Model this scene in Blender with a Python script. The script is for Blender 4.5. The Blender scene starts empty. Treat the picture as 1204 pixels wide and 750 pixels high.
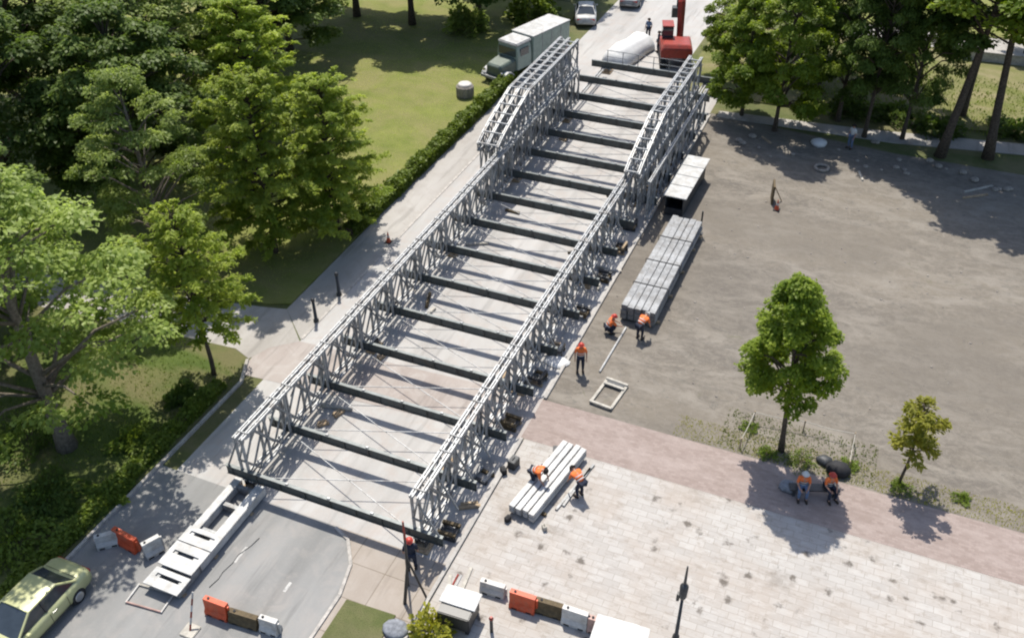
import bpy, bmesh, math, random
import numpy as np
from mathutils import Vector, Matrix, Euler

scene = bpy.context.scene
COL = scene.collection
R = math.radians

# ------------------------------------------------------------------ camera, sky, sun, exposure
# World: X runs across the street, Y along the street and the bridge, Z up, metres.
CAM_F, CAM_TH, CAM_ROLL, CAM_YAW = 1097.9, 0.655737, -0.010018, 0.406964
CAM_POS = Vector((20.7576, -19.8893, 29.1476))
cam_d = bpy.data.cameras.new('camera'); cam = bpy.data.objects.new('camera', cam_d); COL.objects.link(cam)
cam_d.sensor_width = 36.0; cam_d.lens = CAM_F / 1204.0 * 36.0; cam_d.clip_end = 2000; cam_d.clip_start = 0.5
CAM_M = Matrix.Rotation(CAM_YAW, 4, 'Z') @ Matrix.Rotation(math.pi/2 - CAM_TH, 4, 'X') @ Matrix.Rotation(CAM_ROLL, 4, 'Z')
cam.matrix_world = Matrix.Translation(CAM_POS) @ CAM_M
scene.camera = cam

world = bpy.data.worlds.new('World'); scene.world = world; world.use_nodes = True
wn = world.node_tree.nodes; wl = world.node_tree.links
sky = wn.new('ShaderNodeTexSky'); sky.sky_type = 'NISHITA'; sky.sun_disc = False
LIGHT = Vector((0.28, -0.46, -1.0)).normalized()
sky.sun_elevation = math.asin(-LIGHT.z); sky.sun_rotation = math.atan2(-LIGHT.x, -LIGHT.y)
sky.air_density = 1.0; sky.dust_density = 1.6
wn['Background'].inputs[1].default_value = 0.15
wl.new(sky.outputs[0], wn['Background'].inputs[0])
sun_d = bpy.data.lights.new('sun', 'SUN'); sun_d.energy = 5.0; sun_d.angle = R(0.6); sun_d.color = (1.0, 0.945, 0.85)
sun = bpy.data.objects.new('sun', sun_d); COL.objects.link(sun)
sun.rotation_euler = LIGHT.to_track_quat('-Z', 'Y').to_euler(); sun.location = (0, 20, 60)
vs = scene.view_settings; vs.view_transform = 'Standard'; vs.look = 'None'; vs.exposure = 0.50; vs.gamma = 1.0; vs.use_curve_mapping = False
scene.cycles.filter_width = 2.1

def at(x, y, z=0.0):
    """pixel of the photograph -> point on the level z"""
    d = CAM_M.to_3x3() @ Vector(((x-602)/CAM_F, -(y-375)/CAM_F, -1.0))
    k = (z - CAM_POS.z) / d.z
    return CAM_POS + d*k

# ------------------------------------------------------------------ materials
def mat(name, col, rough=0.8, metal=0.0, var=0.12, scale=3.0, bump=0.0, bscale=None, spec=0.3, col2=None, detail=6.0):
    m = bpy.data.materials.new(name); m.use_nodes = True
    nt = m.node_tree; n = nt.nodes; l = nt.links; b = n['Principled BSDF']
    b.inputs['Roughness'].default_value = rough; b.inputs['Metallic'].default_value = metal
    b.inputs['Specular IOR Level'].default_value = spec
    tc = n.new('ShaderNodeTexCoord'); nz = n.new('ShaderNodeTexNoise'); nz.inputs['Scale'].default_value = scale
    nz.inputs['Detail'].default_value = detail; nz.inputs['Roughness'].default_value = 0.65
    l.new(tc.outputs['Object'], nz.inputs['Vector'])
    r = n.new('ShaderNodeValToRGB')
    c2 = col2 if col2 else tuple(min(1, c*(1+var)) for c in col)
    c1 = col if col2 else tuple(c*(1-var) for c in col)
    r.color_ramp.elements[0].color = (*c1, 1); r.color_ramp.elements[1].color = (*c2, 1)
    r.color_ramp.elements[0].position = 0.36; r.color_ramp.elements[1].position = 0.64
    l.new(nz.outputs['Fac'], r.inputs[0]); l.new(r.outputs[0], b.inputs['Base Color'])
    if bump:
        n2 = n.new('ShaderNodeTexNoise'); n2.inputs['Scale'].default_value = bscale or scale*6; n2.inputs['Detail'].default_value = 5
        l.new(tc.outputs['Object'], n2.inputs['Vector'])
        bp = n.new('ShaderNodeBump'); bp.inputs['Strength'].default_value = bump; bp.inputs['Distance'].default_value = 0.05
        l.new(n2.outputs['Fac'], bp.inputs['Height']); l.new(bp.outputs[0], b.inputs['Normal'])
    return m

class NT:
    """small helper for layered ground materials"""
    def __init__(s, name, rough=0.9):
        s.m = bpy.data.materials.new(name); s.m.use_nodes = True; s.t = s.m.node_tree; s.n = s.t.nodes; s.l = s.t.links
        s.b = s.n['Principled BSDF']; s.b.inputs['Roughness'].default_value = rough; s.b.inputs['Specular IOR Level'].default_value = 0.2
        s.tc = s.n.new('ShaderNodeTexCoord')
    def vec(s, rot=0, sc=(1, 1, 1)):
        mp = s.n.new('ShaderNodeMapping'); mp.inputs['Rotation'].default_value = (0, 0, rot); mp.inputs['Scale'].default_value = sc
        s.l.new(s.tc.outputs['Object'], mp.inputs[0]); return mp.outputs[0]
    def noise(s, scale, v=None, detail=6, rough=0.6, dist=0.0):
        z = s.n.new('ShaderNodeTexNoise'); z.inputs['Scale'].default_value = scale; z.inputs['Detail'].default_value = detail
        z.inputs['Roughness'].default_value = rough; z.inputs['Distortion'].default_value = dist
        s.l.new(v if v else s.tc.outputs['Object'], z.inputs['Vector']); return z.outputs['Fac']
    def voro(s, scale, v=None):
        z = s.n.new('ShaderNodeTexVoronoi'); z.inputs['Scale'].default_value = scale
        s.l.new(v if v else s.tc.outputs['Object'], z.inputs['Vector']); return z
    def ramp(s, fac, a, b, p0=0.4, p1=0.6):
        r = s.n.new('ShaderNodeValToRGB'); e = r.color_ramp.elements
        if p0 > p1: p0, p1, a, b = p1, p0, b, a
        e[0].position = p0; e[1].position = p1; e[0].color = (*a, 1) if len(a) == 3 else a; e[1].color = (*b, 1) if len(b) == 3 else b
        s.l.new(fac, r.inputs[0]); return r.outputs[0]
    def val(s, fac, p0, p1): return s.ramp(fac, (0, 0, 0), (1, 1, 1), p0, p1)
    def mix(s, fac, a, b, mode='MIX'):
        x = s.n.new('ShaderNodeMix'); x.data_type = 'RGBA'; x.blend_type = mode
        for i, v in ((0, fac), (6, a), (7, b)):
            if isinstance(v, (int, float)): x.inputs[i].default_value = v
            elif isinstance(v, tuple): x.inputs[i].default_value = (*v, 1)
            else: s.l.new(v, x.inputs[i])
        return x.outputs[2]
    def mul(s, a, b):
        x = s.n.new('ShaderNodeMath'); x.operation = 'MULTIPLY'
        for i, v in ((0, a), (1, b)):
            if isinstance(v, (int, float)): x.inputs[i].default_value = v
            else: s.l.new(v, x.inputs[i])
        return x.outputs[0]
    def out(s, col, h=None, bump=0.3, dist=0.03):
        s.l.new(col, s.b.inputs['Base Color'])
        if h is not None:
            bp = s.n.new('ShaderNodeBump'); bp.inputs['Strength'].default_value = bump; bp.inputs['Distance'].default_value = dist
            s.l.new(h, bp.inputs['Height']); s.l.new(bp.outputs[0], s.b.inputs['Normal'])
        return s.m

def m_lot():
    t = NT('gravel_lot'); v = t.vec(R(-22), (0.25, 1.3, 1))
    c = t.ramp(t.noise(0.16, t.vec(R(-20), (0.5, 1.2, 1)), 5), (0.112, 0.100, 0.086), (0.152, 0.133, 0.108), .38, .62)
    c = t.mix(t.val(t.noise(0.7, t.vec(R(-22), (.55, 1.2, 1)), 8, .75, .6), .48, .62), c, (0.195, 0.176, 0.15))
    c = t.mix(t.mul(t.val(t.noise(1.1, t.vec(R(-14), (0.12, 1.5, 1)), 5), .55, .68), .25), c, (0.095, 0.09, 0.082))
    c = t.mix(t.mul(t.val(t.noise(2.4, t.vec(R(-20), (.8, 1.2, 1)), 9, .82, .5), .46, .58), .7), c, (.182, .163, .138))
    c = t.mix(t.mul(t.val(t.noise(1.8, t.vec(R(-8), (.8, 1.3, 1)), 9, .82, .8), .54, .64), .65), c, (.088, .083, .076))
    for sc_, ro_, pr_ in ((.11, R(-25), (.5, 1.2, 1)), (.17, R(20), (.8, .8, 1))):
        nn = t.noise(sc_, t.vec(ro_, pr_), 3, .5, .6)
        for lv in (.47, .55): c = t.mix(t.mul(t.mul(t.mul(t.val(nn, lv-.006, lv), t.val(nn, lv+.006, lv)), t.val(t.noise(.8, None, 5, .7), .50, .60)), .40), c, (.23, .205, .17))
    g = t.noise(7.0, None, 8, .8)
    c = t.mix(t.mul(t.val(g, .57, .70), .45), c, (0.24, 0.215, 0.18)); c = t.mix(t.mul(t.val(g, .44, .33), .5), c, (0.07, 0.063, 0.053))
    c = t.mix(t.mul(t.val(t.noise(.085, t.vec(R(-20), (.6, 1.4, 1)), 5, .6, .4), .44, .58), .55), c, (.116, .103, .087))
    w = t.noise(0.6, None, 6, .7, 1.2)
    c = t.mix(t.mul(t.val(w, .64, .74), .55), c, (0.095, 0.095, 0.05))
    return t.out(c, g, .5, .03)
def m_plaza():
    t = NT('plaza_pavers', .85)
    br = t.n.new('ShaderNodeTexBrick'); br.inputs['Scale'].default_value = 1.0; br.inputs['Brick Width'].default_value = .62; br.inputs['Row Height'].default_value = .31
    br.inputs['Mortar Size'].default_value = .014; br.inputs['Color1'].default_value = (.305, .288, .268, 1); br.inputs['Color2'].default_value = (.36, .345, .325, 1); br.inputs['Mortar'].default_value = (.262, .242, .22, 1)
    t.l.new(t.vec(0, (1, 1, 1)), br.inputs['Vector']); c = br.outputs[0]
    c = t.mix(t.mul(t.val(t.noise(0.5, None, 6, .65), .42, .66), .6), c, (.285, .243, .205))
    c = t.mix(t.mul(t.val(t.noise(3.4, t.vec(R(12), (.45, 1.4, 1)), 6, .7), .52, .68), .55), c, (.40, .38, .355))
    c = t.mix(t.mul(t.val(t.noise(2.0, t.vec(0, (.7, 1.4, 1)), 7, .8), .53, .64), .65), c, (.215, .185, .155))
    vo = t.voro(1.25); vo.inputs['Randomness'].default_value = 1.0; d = t.mix(.42, vo.outputs['Distance'], t.noise(4.0)); k = t.val(t.noise(.9, None, 4, .6), .47, .55)
    c = t.mix(t.mul(t.mul(t.val(d, .36, .27), k), .85), c, (.085, .072, .06))
    vo2 = t.voro(0.27); d2 = t.mix(.3, vo2.outputs['Distance'], t.noise(2.6))
    c = t.mix(t.mul(t.val(d2, .26, .18), .5), c, (.15, .128, .105))
    return t.out(c, br.outputs['Fac'], .25, -.01)
def m_brickpath():
    t = NT('pink_brick_paving', .88)
    br = t.n.new('ShaderNodeTexBrick'); br.inputs['Scale'].default_value = 1.0; br.inputs['Brick Width'].default_value = .24; br.inputs['Row Height'].default_value = .12
    br.inputs['Mortar Size'].default_value = .008; br.inputs['Color1'].default_value = (.205, .16, .142, 1); br.inputs['Color2'].default_value = (.255, .205, .185, 1); br.inputs['Mortar'].default_value = (.20, .17, .15, 1)
    t.l.new(t.vec(), br.inputs['Vector']); c = br.outputs[0]
    c = t.mix(t.mul(t.val(t.noise(.9, t.vec(0, (.5, 1.3, 1)), 7, .7), .45, .68), .6), c, (.31, .262, .24))
    c = t.mix(t.mul(t.val(t.noise(2.6, None, 6, .7), .55, .70), .4), c, (.16, .125, .11))
    return t.out(c, br.outputs['Fac'], .25, -.01)
def m_street(name, a, b, dust, amt, slab=False):
    t = NT(name, .88)
    c = t.ramp(t.noise(.35, t.vec(0, (1.6, .22, 1)), 6), a, b, .36, .66)
    c = t.mix(t.mul(t.val(t.noise(.9, None, 8, .7, .8), .48, .68), amt), c, dust)
    c = t.mix(t.mul(t.val(t.noise(1.7, t.vec(0, (1.2, .12, 1)), 4), .56, .68), .4), c, tuple(x*.6 for x in a))
    g = t.noise(9, None, 8, .8); c = t.mix(t.mul(t.val(g, .56, .7), .3), c, tuple(min(1, x*1.5) for x in b))
    c = t.mix(t.mul(t.val(t.voro(.22).outputs['Distance'], .13, .05), .5), c, tuple(x*.45 for x in a))
    if slab:
        br = t.n.new('ShaderNodeTexBrick'); br.inputs['Scale'].default_value = 1; br.offset = 0; br.inputs['Brick Width'].default_value = 1.5; br.inputs['Row Height'].default_value = 1.5
        br.inputs['Mortar Size'].default_value = .02; br.inputs['Color1'].default_value = (1, 1, 1, 1); br.inputs['Color2'].default_value = (.9, .9, .9, 1); br.inputs['Mortar'].default_value = (.62, .6, .56, 1)
        t.l.new(t.vec(), br.inputs['Vector']); c = t.mix(1.0, c, br.outputs[0], 'MULTIPLY')
    return t.out(c, g, .3, .015)
def m_grass(name, a, b, dry, amt):
    t = NT(name, .95)
    c = t.ramp(t.noise(.5, None, 8, .7), a, b, .35, .65)
    c = t.mix(t.mul(t.val(t.noise(.22, t.vec(R(30), (1, 1.8, 1)), 6, .6, .5), .42, .62), amt), c, dry)
    g = t.noise(14, t.vec(0, (1, 1.6, 1)), 7, .8); c = t.mix(t.mul(t.val(g, .48, .36), .55), c, tuple(x*.5 for x in a))
    return t.out(c, g, .8, .06)

M = {}
M['lot'] = m_lot(); M['plaza'] = m_plaza(); M['brick'] = m_brickpath()
M['crossing'] = m_street('faded_brick_crossing', (.25, .215, .195), (.315, .285, .265), (.36, .34, .32), .6)
M['asphalt'] = m_street('asphalt', (.165, .165, .16), (.225, .224, .218), (.27, .25, .232), .5)
M['paved'] = m_street('dusty_street_concrete', (.285, .276, .264), (.37, .362, .35), (.32, .275, .245), .55)
M['side'] = m_street('sidewalk_concrete', (.25, .215, .182), (.30, .265, .23), (.33, .30, .27), .5, True)
M['walk'] = m_street('park_path_concrete', (.26, .245, .225), (.33, .315, .295), (.20, .18, .158), .4)
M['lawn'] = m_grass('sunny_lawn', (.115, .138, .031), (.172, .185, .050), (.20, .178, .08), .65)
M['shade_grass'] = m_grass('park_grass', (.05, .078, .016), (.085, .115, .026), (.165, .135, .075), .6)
M['base'] = m_grass('rough_ground', (.06, .08, .025), (.11, .12, .045), (.17, .145, .085), .6)
M['kerb'] = mat('kerb_stone', (.33, .31, .285), .9, var=.25, scale=4, bump=.2)
M['galv'] = mat('galvanised_steel', (.31, .318, .322), .52, .3, var=.22, scale=5, spec=.5)
M['galv_web'] = mat('galvanised_web_steel', (.215, .222, .226), .55, .25, var=.25, scale=5, spec=.5)
M['stack'] = mat('zinc_coated_steel', (.20, .206, .212), .6, .2, var=.3, scale=2.2, spec=.4)
def wear(m, rust, amt, sc=2.0):
    nt = m.node_tree; n = nt.nodes; l = nt.links; b = n['Principled BSDF']; src = b.inputs['Base Color'].links[0].from_socket
    gm = n.new('ShaderNodeNewGeometry'); z = n.new('ShaderNodeTexNoise'); z.inputs['Scale'].default_value = sc; z.inputs['Detail'].default_value = 7; z.inputs['Roughness'].default_value = .7
    l.new(gm.outputs['Position'], z.inputs['Vector']); r = n.new('ShaderNodeValToRGB'); r.color_ramp.elements[0].position = .50; r.color_ramp.elements[1].position = .66
    r.color_ramp.elements[0].color = (0, 0, 0, 1); r.color_ramp.elements[1].color = (amt, amt, amt, 1); l.new(z.outputs['Fac'], r.inputs[0])
    x = n.new('ShaderNodeMix'); x.data_type = 'RGBA'; l.new(r.outputs[0], x.inputs[0]); l.new(src, x.inputs[6]); x.inputs[7].default_value = (*rust, 1); l.new(x.outputs[2], b.inputs['Base Color'])
wear(M['galv'], (.12, .10, .085), .75); wear(M['galv_web'], (.085, .065, .05), .7)
M['transom'] = mat('transom_shaded_steel', (.048, .058, .058), .5, .1, var=.25, scale=2.5, spec=.45)  # shade of the web, turned from the sun, put into the colour
M['transom_top'] = mat('transom_sunlit_flange', (.115, .128, .128), .5, .2, var=.25, scale=3, spec=.45)  # same steel, paler: sunlight on the top flange painted in
M['dark_steel'] = mat('dark_steel', (.05, .052, .055), .55, .3, var=.3, scale=6)
M['white'] = mat('white_painted_steel', (.38, .38, .372), .5, 0, var=.22, scale=2.2, spec=.4)
M['white_pl'] = mat('white_plastic', (.42, .41, .39), .5, 0, var=.14, scale=4)
M['orange_pl'] = mat('orange_plastic', (.46, .07, .025), .5, 0, var=.15, scale=4)
M['red_paint'] = mat('red_paint', (.24, .03, .02), .45, 0, var=.2, scale=4)
M['brown'] = mat('brown_board', (.085, .062, .032), .75, 0, var=.3, scale=6)
M['pinkwhite'] = mat('faded_pink_plastic', (.32, .21, .18), .55, 0, var=.25, scale=5)
M['black'] = mat('black_rubber', (.018, .018, .02), .75, 0, var=.3, scale=8)
M['blackpaint'] = mat('black_paint', (.022, .023, .025), .45, 0, var=.3, scale=8, spec=.5)
M['wood'] = mat('weathered_timber', (.30, .225, .145), .85, 0, var=.3, scale=7, bump=.2)
M['car'] = mat('pale_yellow_green_paint', (.36, .365, .185), .3, .1, var=.05, scale=2, spec=.6)
M['glass'] = mat('dark_glass', (.03, .038, .045), .08, 0, var=.2, scale=2, spec=.8)
M['chrome'] = mat('rim_metal', (.5, .5, .5), .3, .8, var=.1, scale=4)
M['lamp_red'] = mat('red_lamp_lens', (.35, .02, .02), .2, 0, spec=.6)
M['truck_green'] = mat('dull_green_paint', (.075, .10, .08), .45, .05, var=.2, scale=3, spec=.5)
M['truck_pale'] = mat('pale_green_panel', (.26, .32, .275), .45, .05, var=.12, scale=3, spec=.5)
M['bark'] = mat('bark', (.075, .058, .042), .95, 0, var=.4, scale=9, bump=.6)
M['bark_light'] = mat('bark_grey', (.15, .125, .10), .95, 0, var=.35, scale=9, bump=.6)
M['skin'] = mat('skin', (.36, .20, .135), .6, 0, var=.1, scale=8)
M['trousers'] = mat('navy_work_trousers', (.022, .026, .042), .9, 0, var=.3, scale=9)
M['vest'] = mat('orange_hi_vis_cloth', (.66, .145, .035), .8, 0, var=.15, scale=9)
M['boot'] = mat('boot_leather', (.03, .022, .016), .8, 0, var=.3, scale=9)
M['hat_white'] = mat('white_hard_hat', (.5, .5, .48), .35, 0, var=.06, scale=6)
M['hat_red'] = mat('red_hard_hat', (.40, .045, .03), .4, 0, var=.08, scale=6)
M['hair'] = mat('dark_hair', (.015, .011, .009), .8, 0, var=.3, scale=9)
M['blue'] = mat('blue_grey_cloth', (.10, .14, .22), .8, 0, var=.2, scale=7)
M['greycloth'] = mat('grey_cloth', (.16, .17, .19), .85, 0, var=.3, scale=6, bump=.3)
M['tarp'] = mat('white_tarpaulin', (.50, .50, .49), .6, 0, var=.06, scale=2, bump=.3, bscale=4)
M['strap'] = mat('strap_webbing', (.035, .035, .035), .8, 0, var=.2, scale=7)
M['stone'] = mat('pale_rubble', (.24, .215, .185), .95, 0, var=.3, scale=5, bump=.4)
M['stain'] = mat('faded_timber_white', (.34, .32, .28), .8, 0, var=.2, scale=6)

def m_leaf(name, dark, light, trans, spec=.16):
    m = bpy.data.materials.new(name); m.use_nodes = True; nt = m.node_tree; n = nt.nodes; l = nt.links
    b = n['Principled BSDF']; b.inputs['Roughness'].default_value = .48; b.inputs['Specular IOR Level'].default_value = spec
    a = n.new('ShaderNodeAttribute'); a.attribute_name = 'tint'
    r = n.new('ShaderNodeValToRGB'); r.color_ramp.elements[0].color = (*dark, 1); r.color_ramp.elements[1].color = (*light, 1)
    l.new(a.outputs['Fac'], r.inputs[0])
    oi = n.new('ShaderNodeObjectInfo'); hs = n.new('ShaderNodeHueSaturation')
    mr = n.new('ShaderNodeMapRange'); mr.inputs[3].default_value = .85; mr.inputs[4].default_value = 1.15
    l.new(oi.outputs['Random'], mr.inputs[0]); l.new(mr.outputs[0], hs.inputs['Value']); l.new(r.outputs[0], hs.inputs['Color'])
    l.new(hs.outputs[0], b.inputs['Base Color'])
    tr = n.new('ShaderNodeBsdfTranslucent'); mx = n.new('ShaderNodeMixShader'); mx.inputs[0].default_value = trans
    h2 = n.new('ShaderNodeHueSaturation'); h2.inputs['Hue'].default_value = .498; h2.inputs['Value'].default_value = 1.35; h2.inputs['Saturation'].default_value = 1.1
    l.new(hs.outputs[0], h2.inputs['Color']); l.new(h2.outputs[0], tr.inputs[0])
    l.new(b.outputs[0], mx.inputs[1]); l.new(tr.outputs[0], mx.inputs[2]); l.new(mx.outputs[0], n['Material Output'].inputs[0])
    return m
M['leaf_a'] = m_leaf('leaf_broad', (.120, .180, .026), (.335, .405, .115), .56, .24)
M['leaf_f'] = m_leaf('leaf_feathery', (.165, .235, .030), (.40, .455, .095), .62, .2)
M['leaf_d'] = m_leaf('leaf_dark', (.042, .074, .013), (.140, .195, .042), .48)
M['leaf_m'] = m_leaf('leaf_maple', (.095, .155, .014), (.265, .330, .045), .55, .2)
M['leaf_y'] = m_leaf('leaf_yellowish', (.20, .21, .022), (.34, .33, .06), .5)
M['leaf_h'] = m_leaf('leaf_hedge', (.075, .115, .014), (.165, .215, .036), .35)

# ------------------------------------------------------------------ mesh helpers
class MB:
    def __init__(s): s.v = []; s.f = []; s.m = []
    def add(s, v, f, mi=0):
        o = len(s.v); s.v += [tuple(x) for x in v]; s.f += [tuple(i+o for i in q) for q in f]; s.m += [mi]*len(f); return s
    def box(s, x0, x1, y0, y1, z0, z1, mi=0, tf=None):
        v = [Vector((x, y, z)) for z in (z0, z1) for y in (y0, y1) for x in (x0, x1)]
        if tf: v = [tf @ p for p in v]
        return s.add(v, [(0, 2, 3, 1), (4, 5, 7, 6), (0, 1, 5, 4), (2, 6, 7, 3), (0, 4, 6, 2), (1, 3, 7, 5)], mi)
    def bar(s, a, b, w, h, mi=0, up=(0, 0, 1)):
        a = Vector(a); b = Vector(b); d = (b-a).normalized(); u = Vector(up)
        if abs(d.dot(u)) > .98: u = Vector((1, 0, 0))
        x = d.cross(u).normalized()*w/2; z = x.cross(d).normalized()*h/2
        v = [p+sx*x+sz*z for p in (a, b) for sz in (-1, 1) for sx in (-1, 1)]
        return s.add(v, [(0, 1, 3, 2), (4, 6, 7, 5), (0, 4, 5, 1), (2, 3, 7, 6), (0, 2, 6, 4), (1, 5, 7, 3)], mi)
    def tube(s, pts, rad, n=8, mi=0, cap=True):
        pts = [Vector([float(c) for c in p]) for p in pts]; k = len(pts); rad = [float(r_) for r_ in rad] if isinstance(rad, (list, tuple)) else [float(rad)]*k
        v = []; f = []; ref = None
        for i, p in enumerate(pts):
            d = (pts[min(i+1, k-1)] - pts[max(i-1, 0)]).normalized()
            if ref is None: ref = Vector((1, 0, 0)) if abs(d.x) < .9 else Vector((0, 1, 0))
            x = (ref - d*ref.dot(d)).normalized(); ref = x; y = d.cross(x)
            v += [p + rad[i]*(math.cos(2*math.pi*j/n)*x + math.sin(2*math.pi*j/n)*y) for j in range(n)]
        for i in range(k-1):
            f += [(i*n+j, i*n+(j+1) % n, (i+1)*n+(j+1) % n, (i+1)*n+j) for j in range(n)]
        if cap: f += [tuple(range(n-1, -1, -1)), tuple(range((k-1)*n, k*n))]
        return s.add(v, f, mi)
    def loft(s, secs, mi=0, closed=True, cap=True):
        n = len(secs[0]); v = [p for q in secs for p in q]; f = []
        for i in range(len(secs)-1):
            for j in range(n if closed else n-1):
                f.append((i*n+j, i*n+(j+1) % n, (i+1)*n+(j+1) % n, (i+1)*n+j))
        if cap: f += [tuple(range(n-1, -1, -1)), tuple(range((len(secs)-1)*n, len(secs)*n))]
        return s.add(v, f, mi)
    def mesh(s, name, mats, smooth=False, bevel=0, fix=True):
        me = bpy.data.meshes.new(name); me.from_pydata(s.v, [], s.f)
        for m in (mats if isinstance(mats, (list, tuple)) else [mats]): me.materials.append(m)
        me.polygons.foreach_set('material_index', s.m)
        if bevel or fix:
            bm = bmesh.new(); bm.from_mesh(me)
            if bevel: bmesh.ops.bevel(bm, geom=[e for e in bm.edges if e.calc_face_angle(0) > .6], offset=bevel, segments=2, affect='EDGES', clamp_overlap=True)
            bmesh.ops.recalc_face_normals(bm, faces=bm.faces); bm.to_mesh(me); bm.free()
        if smooth: me.polygons.foreach_set('use_smooth', [True]*len(me.polygons))
        me.update(); return me
    def obj(s, name, mats, parent=None, smooth=False, bevel=0):
        return link(name, s.mesh(name, mats, smooth, bevel), parent)
def link(name, data, parent=None, loc=None, rz=None):
    o = bpy.data.objects.new(name, data); COL.objects.link(o)
    if parent: o.parent = parent
    if loc is not None: o.location = loc
    if rz is not None: o.rotation_euler = (0, 0, rz)
    return o
def tag(o, label, cat, group=None):
    o['label'] = label; o['category'] = cat
    if group: o['group'] = group
    return o
def struct(o): o['kind'] = 'structure'; return o
def thing(name, label, cat, loc=(0, 0, 0), rz=0, group=None):
    return tag(link(name, None, None, loc, rz), label, cat, group)
def copy_tree(o, parent=None):
    c = o.copy(); COL.objects.link(c)
    if parent: c.parent = parent
    for ch in list(o.children): copy_tree(ch, c)
    return c
def sheet(name, pts, z, m, sub=False):
    b = MB(); b.add([(x, y, z) for x, y in pts], [tuple(range(len(pts)))])
    return struct(b.obj(name, m))
def slab(name, pts, z0, z1, m, parent=None):
    n = len(pts); b = MB()
    b.add([(x, y, z) for z in (z0, z1) for x, y in pts], [tuple(range(n-1, -1, -1)), tuple(range(n, 2*n))] + [(i, (i+1) % n, n+(i+1) % n, n+i) for i in range(n)])
    return struct(b.obj(name, m))

# ------------------------------------------------------------------ the ground
sheet('ground', [(-260, -120), (260, -120), (260, 320), (-260, 320)], 0.0, M['base'])
sheet('gravel_lot', [(9.5, 9.85), (110, 9.85), (110, 41.2), (22, 41.0), (9.5, 42.5)], .004, M['lot'])
sheet('plaza', [(9.62, -60), (110, -60), (110, 7.18), (9.62, 7.18)], .008, M['plaza'])
sheet('brick_path', [(9.45, 7.18), (110, 7.18), (110, 9.85), (9.45, 9.85)], .012, M['brick'])
sheet('street_asphalt', [(-4.05, -80), (6.5, -80), (6.5, -3.0), (6.15, -1.6), (5.4, -.55), (4.6, -.2), (-4.05, -.2)], .008, M['asphalt'])
sheet('street', [(-3.3, -.2), (4.6, -.2), (9.45, -.2), (9.45, 47), (5.6, 50), (5.6, 130), (-3.9, 130), (-3.9, 50), (-3.3, 44)], .004, M['paved'])
sheet('brick_crossing', [(-4.6, 6.0), (9.45, 7.1), (9.45, 9.9), (-3.3, 9.2), (-4.9, 8.2)], .012, M['crossing'])
b = MB(); b.add([(4.6, -.2, .012), (5.4, -.55, .012), (6.15, -1.6, .012), (6.5, -3.0, .012), (6.5, -60, .012), (9.45, -60, .012), (9.45, -.2, .012)], [tuple(range(6, -1, -1))])
struct(b.obj('sidewalk', M['side']))
slab('grass_patch', [(6.75, -3.05), (6.75, -30), (8.75, -30), (8.75, -2.95)], .0, .06, M['base'])
# kerb of the plaza and of the sidewalk corner
kb = MB()
for (a, c) in (((9.53, -50, .05), (9.53, 7.1, .05)), ((9.53, 9.9, .05), (9.53, 42, .05))): kb.bar(a, c, .14, .13)
struct(kb.obj('plaza_kerb', mat('kerb_pale', (.32, .305, .285), .9, var=.15, scale=4)))
kb = MB(); P = [(4.6, -.3), (5.35, -.62), (6.08, -1.62), (6.42, -3.0), (6.42, -50)]
for a, c in zip(P, P[1:]): kb.bar((*a, .03), (*c, .03), .12, .1)
struct(kb.obj('sidewalk_kerb', M['kerb']))
# left side: raised park ground in front of and behind the park path
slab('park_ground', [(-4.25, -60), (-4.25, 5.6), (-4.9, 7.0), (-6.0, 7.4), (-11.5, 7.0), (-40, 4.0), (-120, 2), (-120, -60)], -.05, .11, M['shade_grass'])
sheet('park_path', [(-4.85, 7.1), (-5.9, 7.5), (-11.5, 7.1), (-40, 4.1), (-40, 7.2), (-12.0, 9.9), (-6.6, 10.9), (-5.4, 11.2), (-3.3, 9.2), (-4.4, 8.2)], .016, M['walk'])
slab('park_lawn', [(-5.4, 11.6), (-5.6, 20), (-5.5, 36), (-6.2, 60), (-120, 75), (-120, 8), (-40, 7.4), (-12.0, 10.1), (-6.6, 11.1)], -.05, .11, M['lawn'])
sheet('footpath', [(-5.4, 11.2), (-3.3, 9.3), (-3.3, 44), (-3.9, 50), (-6.1, 55), (-5.4, 36), (-5.5, 20)], .02, M['walk'])
kb = MB()
for a, c in (((-4.12, -50, .05), (-4.12, 5.5, .05)), ((-4.12, 5.5, .05), (-4.8, 6.95, .05)), ((-3.3, 9.4, -.045), (-3.3, 44, -.045))): kb.bar(a, c, .14, .16)
struct(kb.obj('street_kerb', M['kerb']))
# right background: verge under the trees, path and lawn
slab('tree_verge', [(10, 43.0), (20, 43.9), (34, 46.2), (110, 52), (110, 50.4), (34, 44.6), (22, 42.5), (10, 42.0)][::-1], -.05, .05, M['walk'])
slab('far_lawn', [(6.2, 45.5), (20, 45.4), (34, 47.6), (110, 54), (110, 66), (6.2, 60)], -.05, .1, m_grass('far_lawn_grass', (.10, .115, .032), (.15, .155, .05), (.215, .185, .105), .85))
sheet('far_path', [(16, 61), (110, 66.5), (110, 70), (16, 64.5)], .02, M['walk'])
sheet('far_meadow', [(6.2, 64), (110, 72), (110, 140), (6.2, 140)], .03, M['lawn'])

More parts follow.
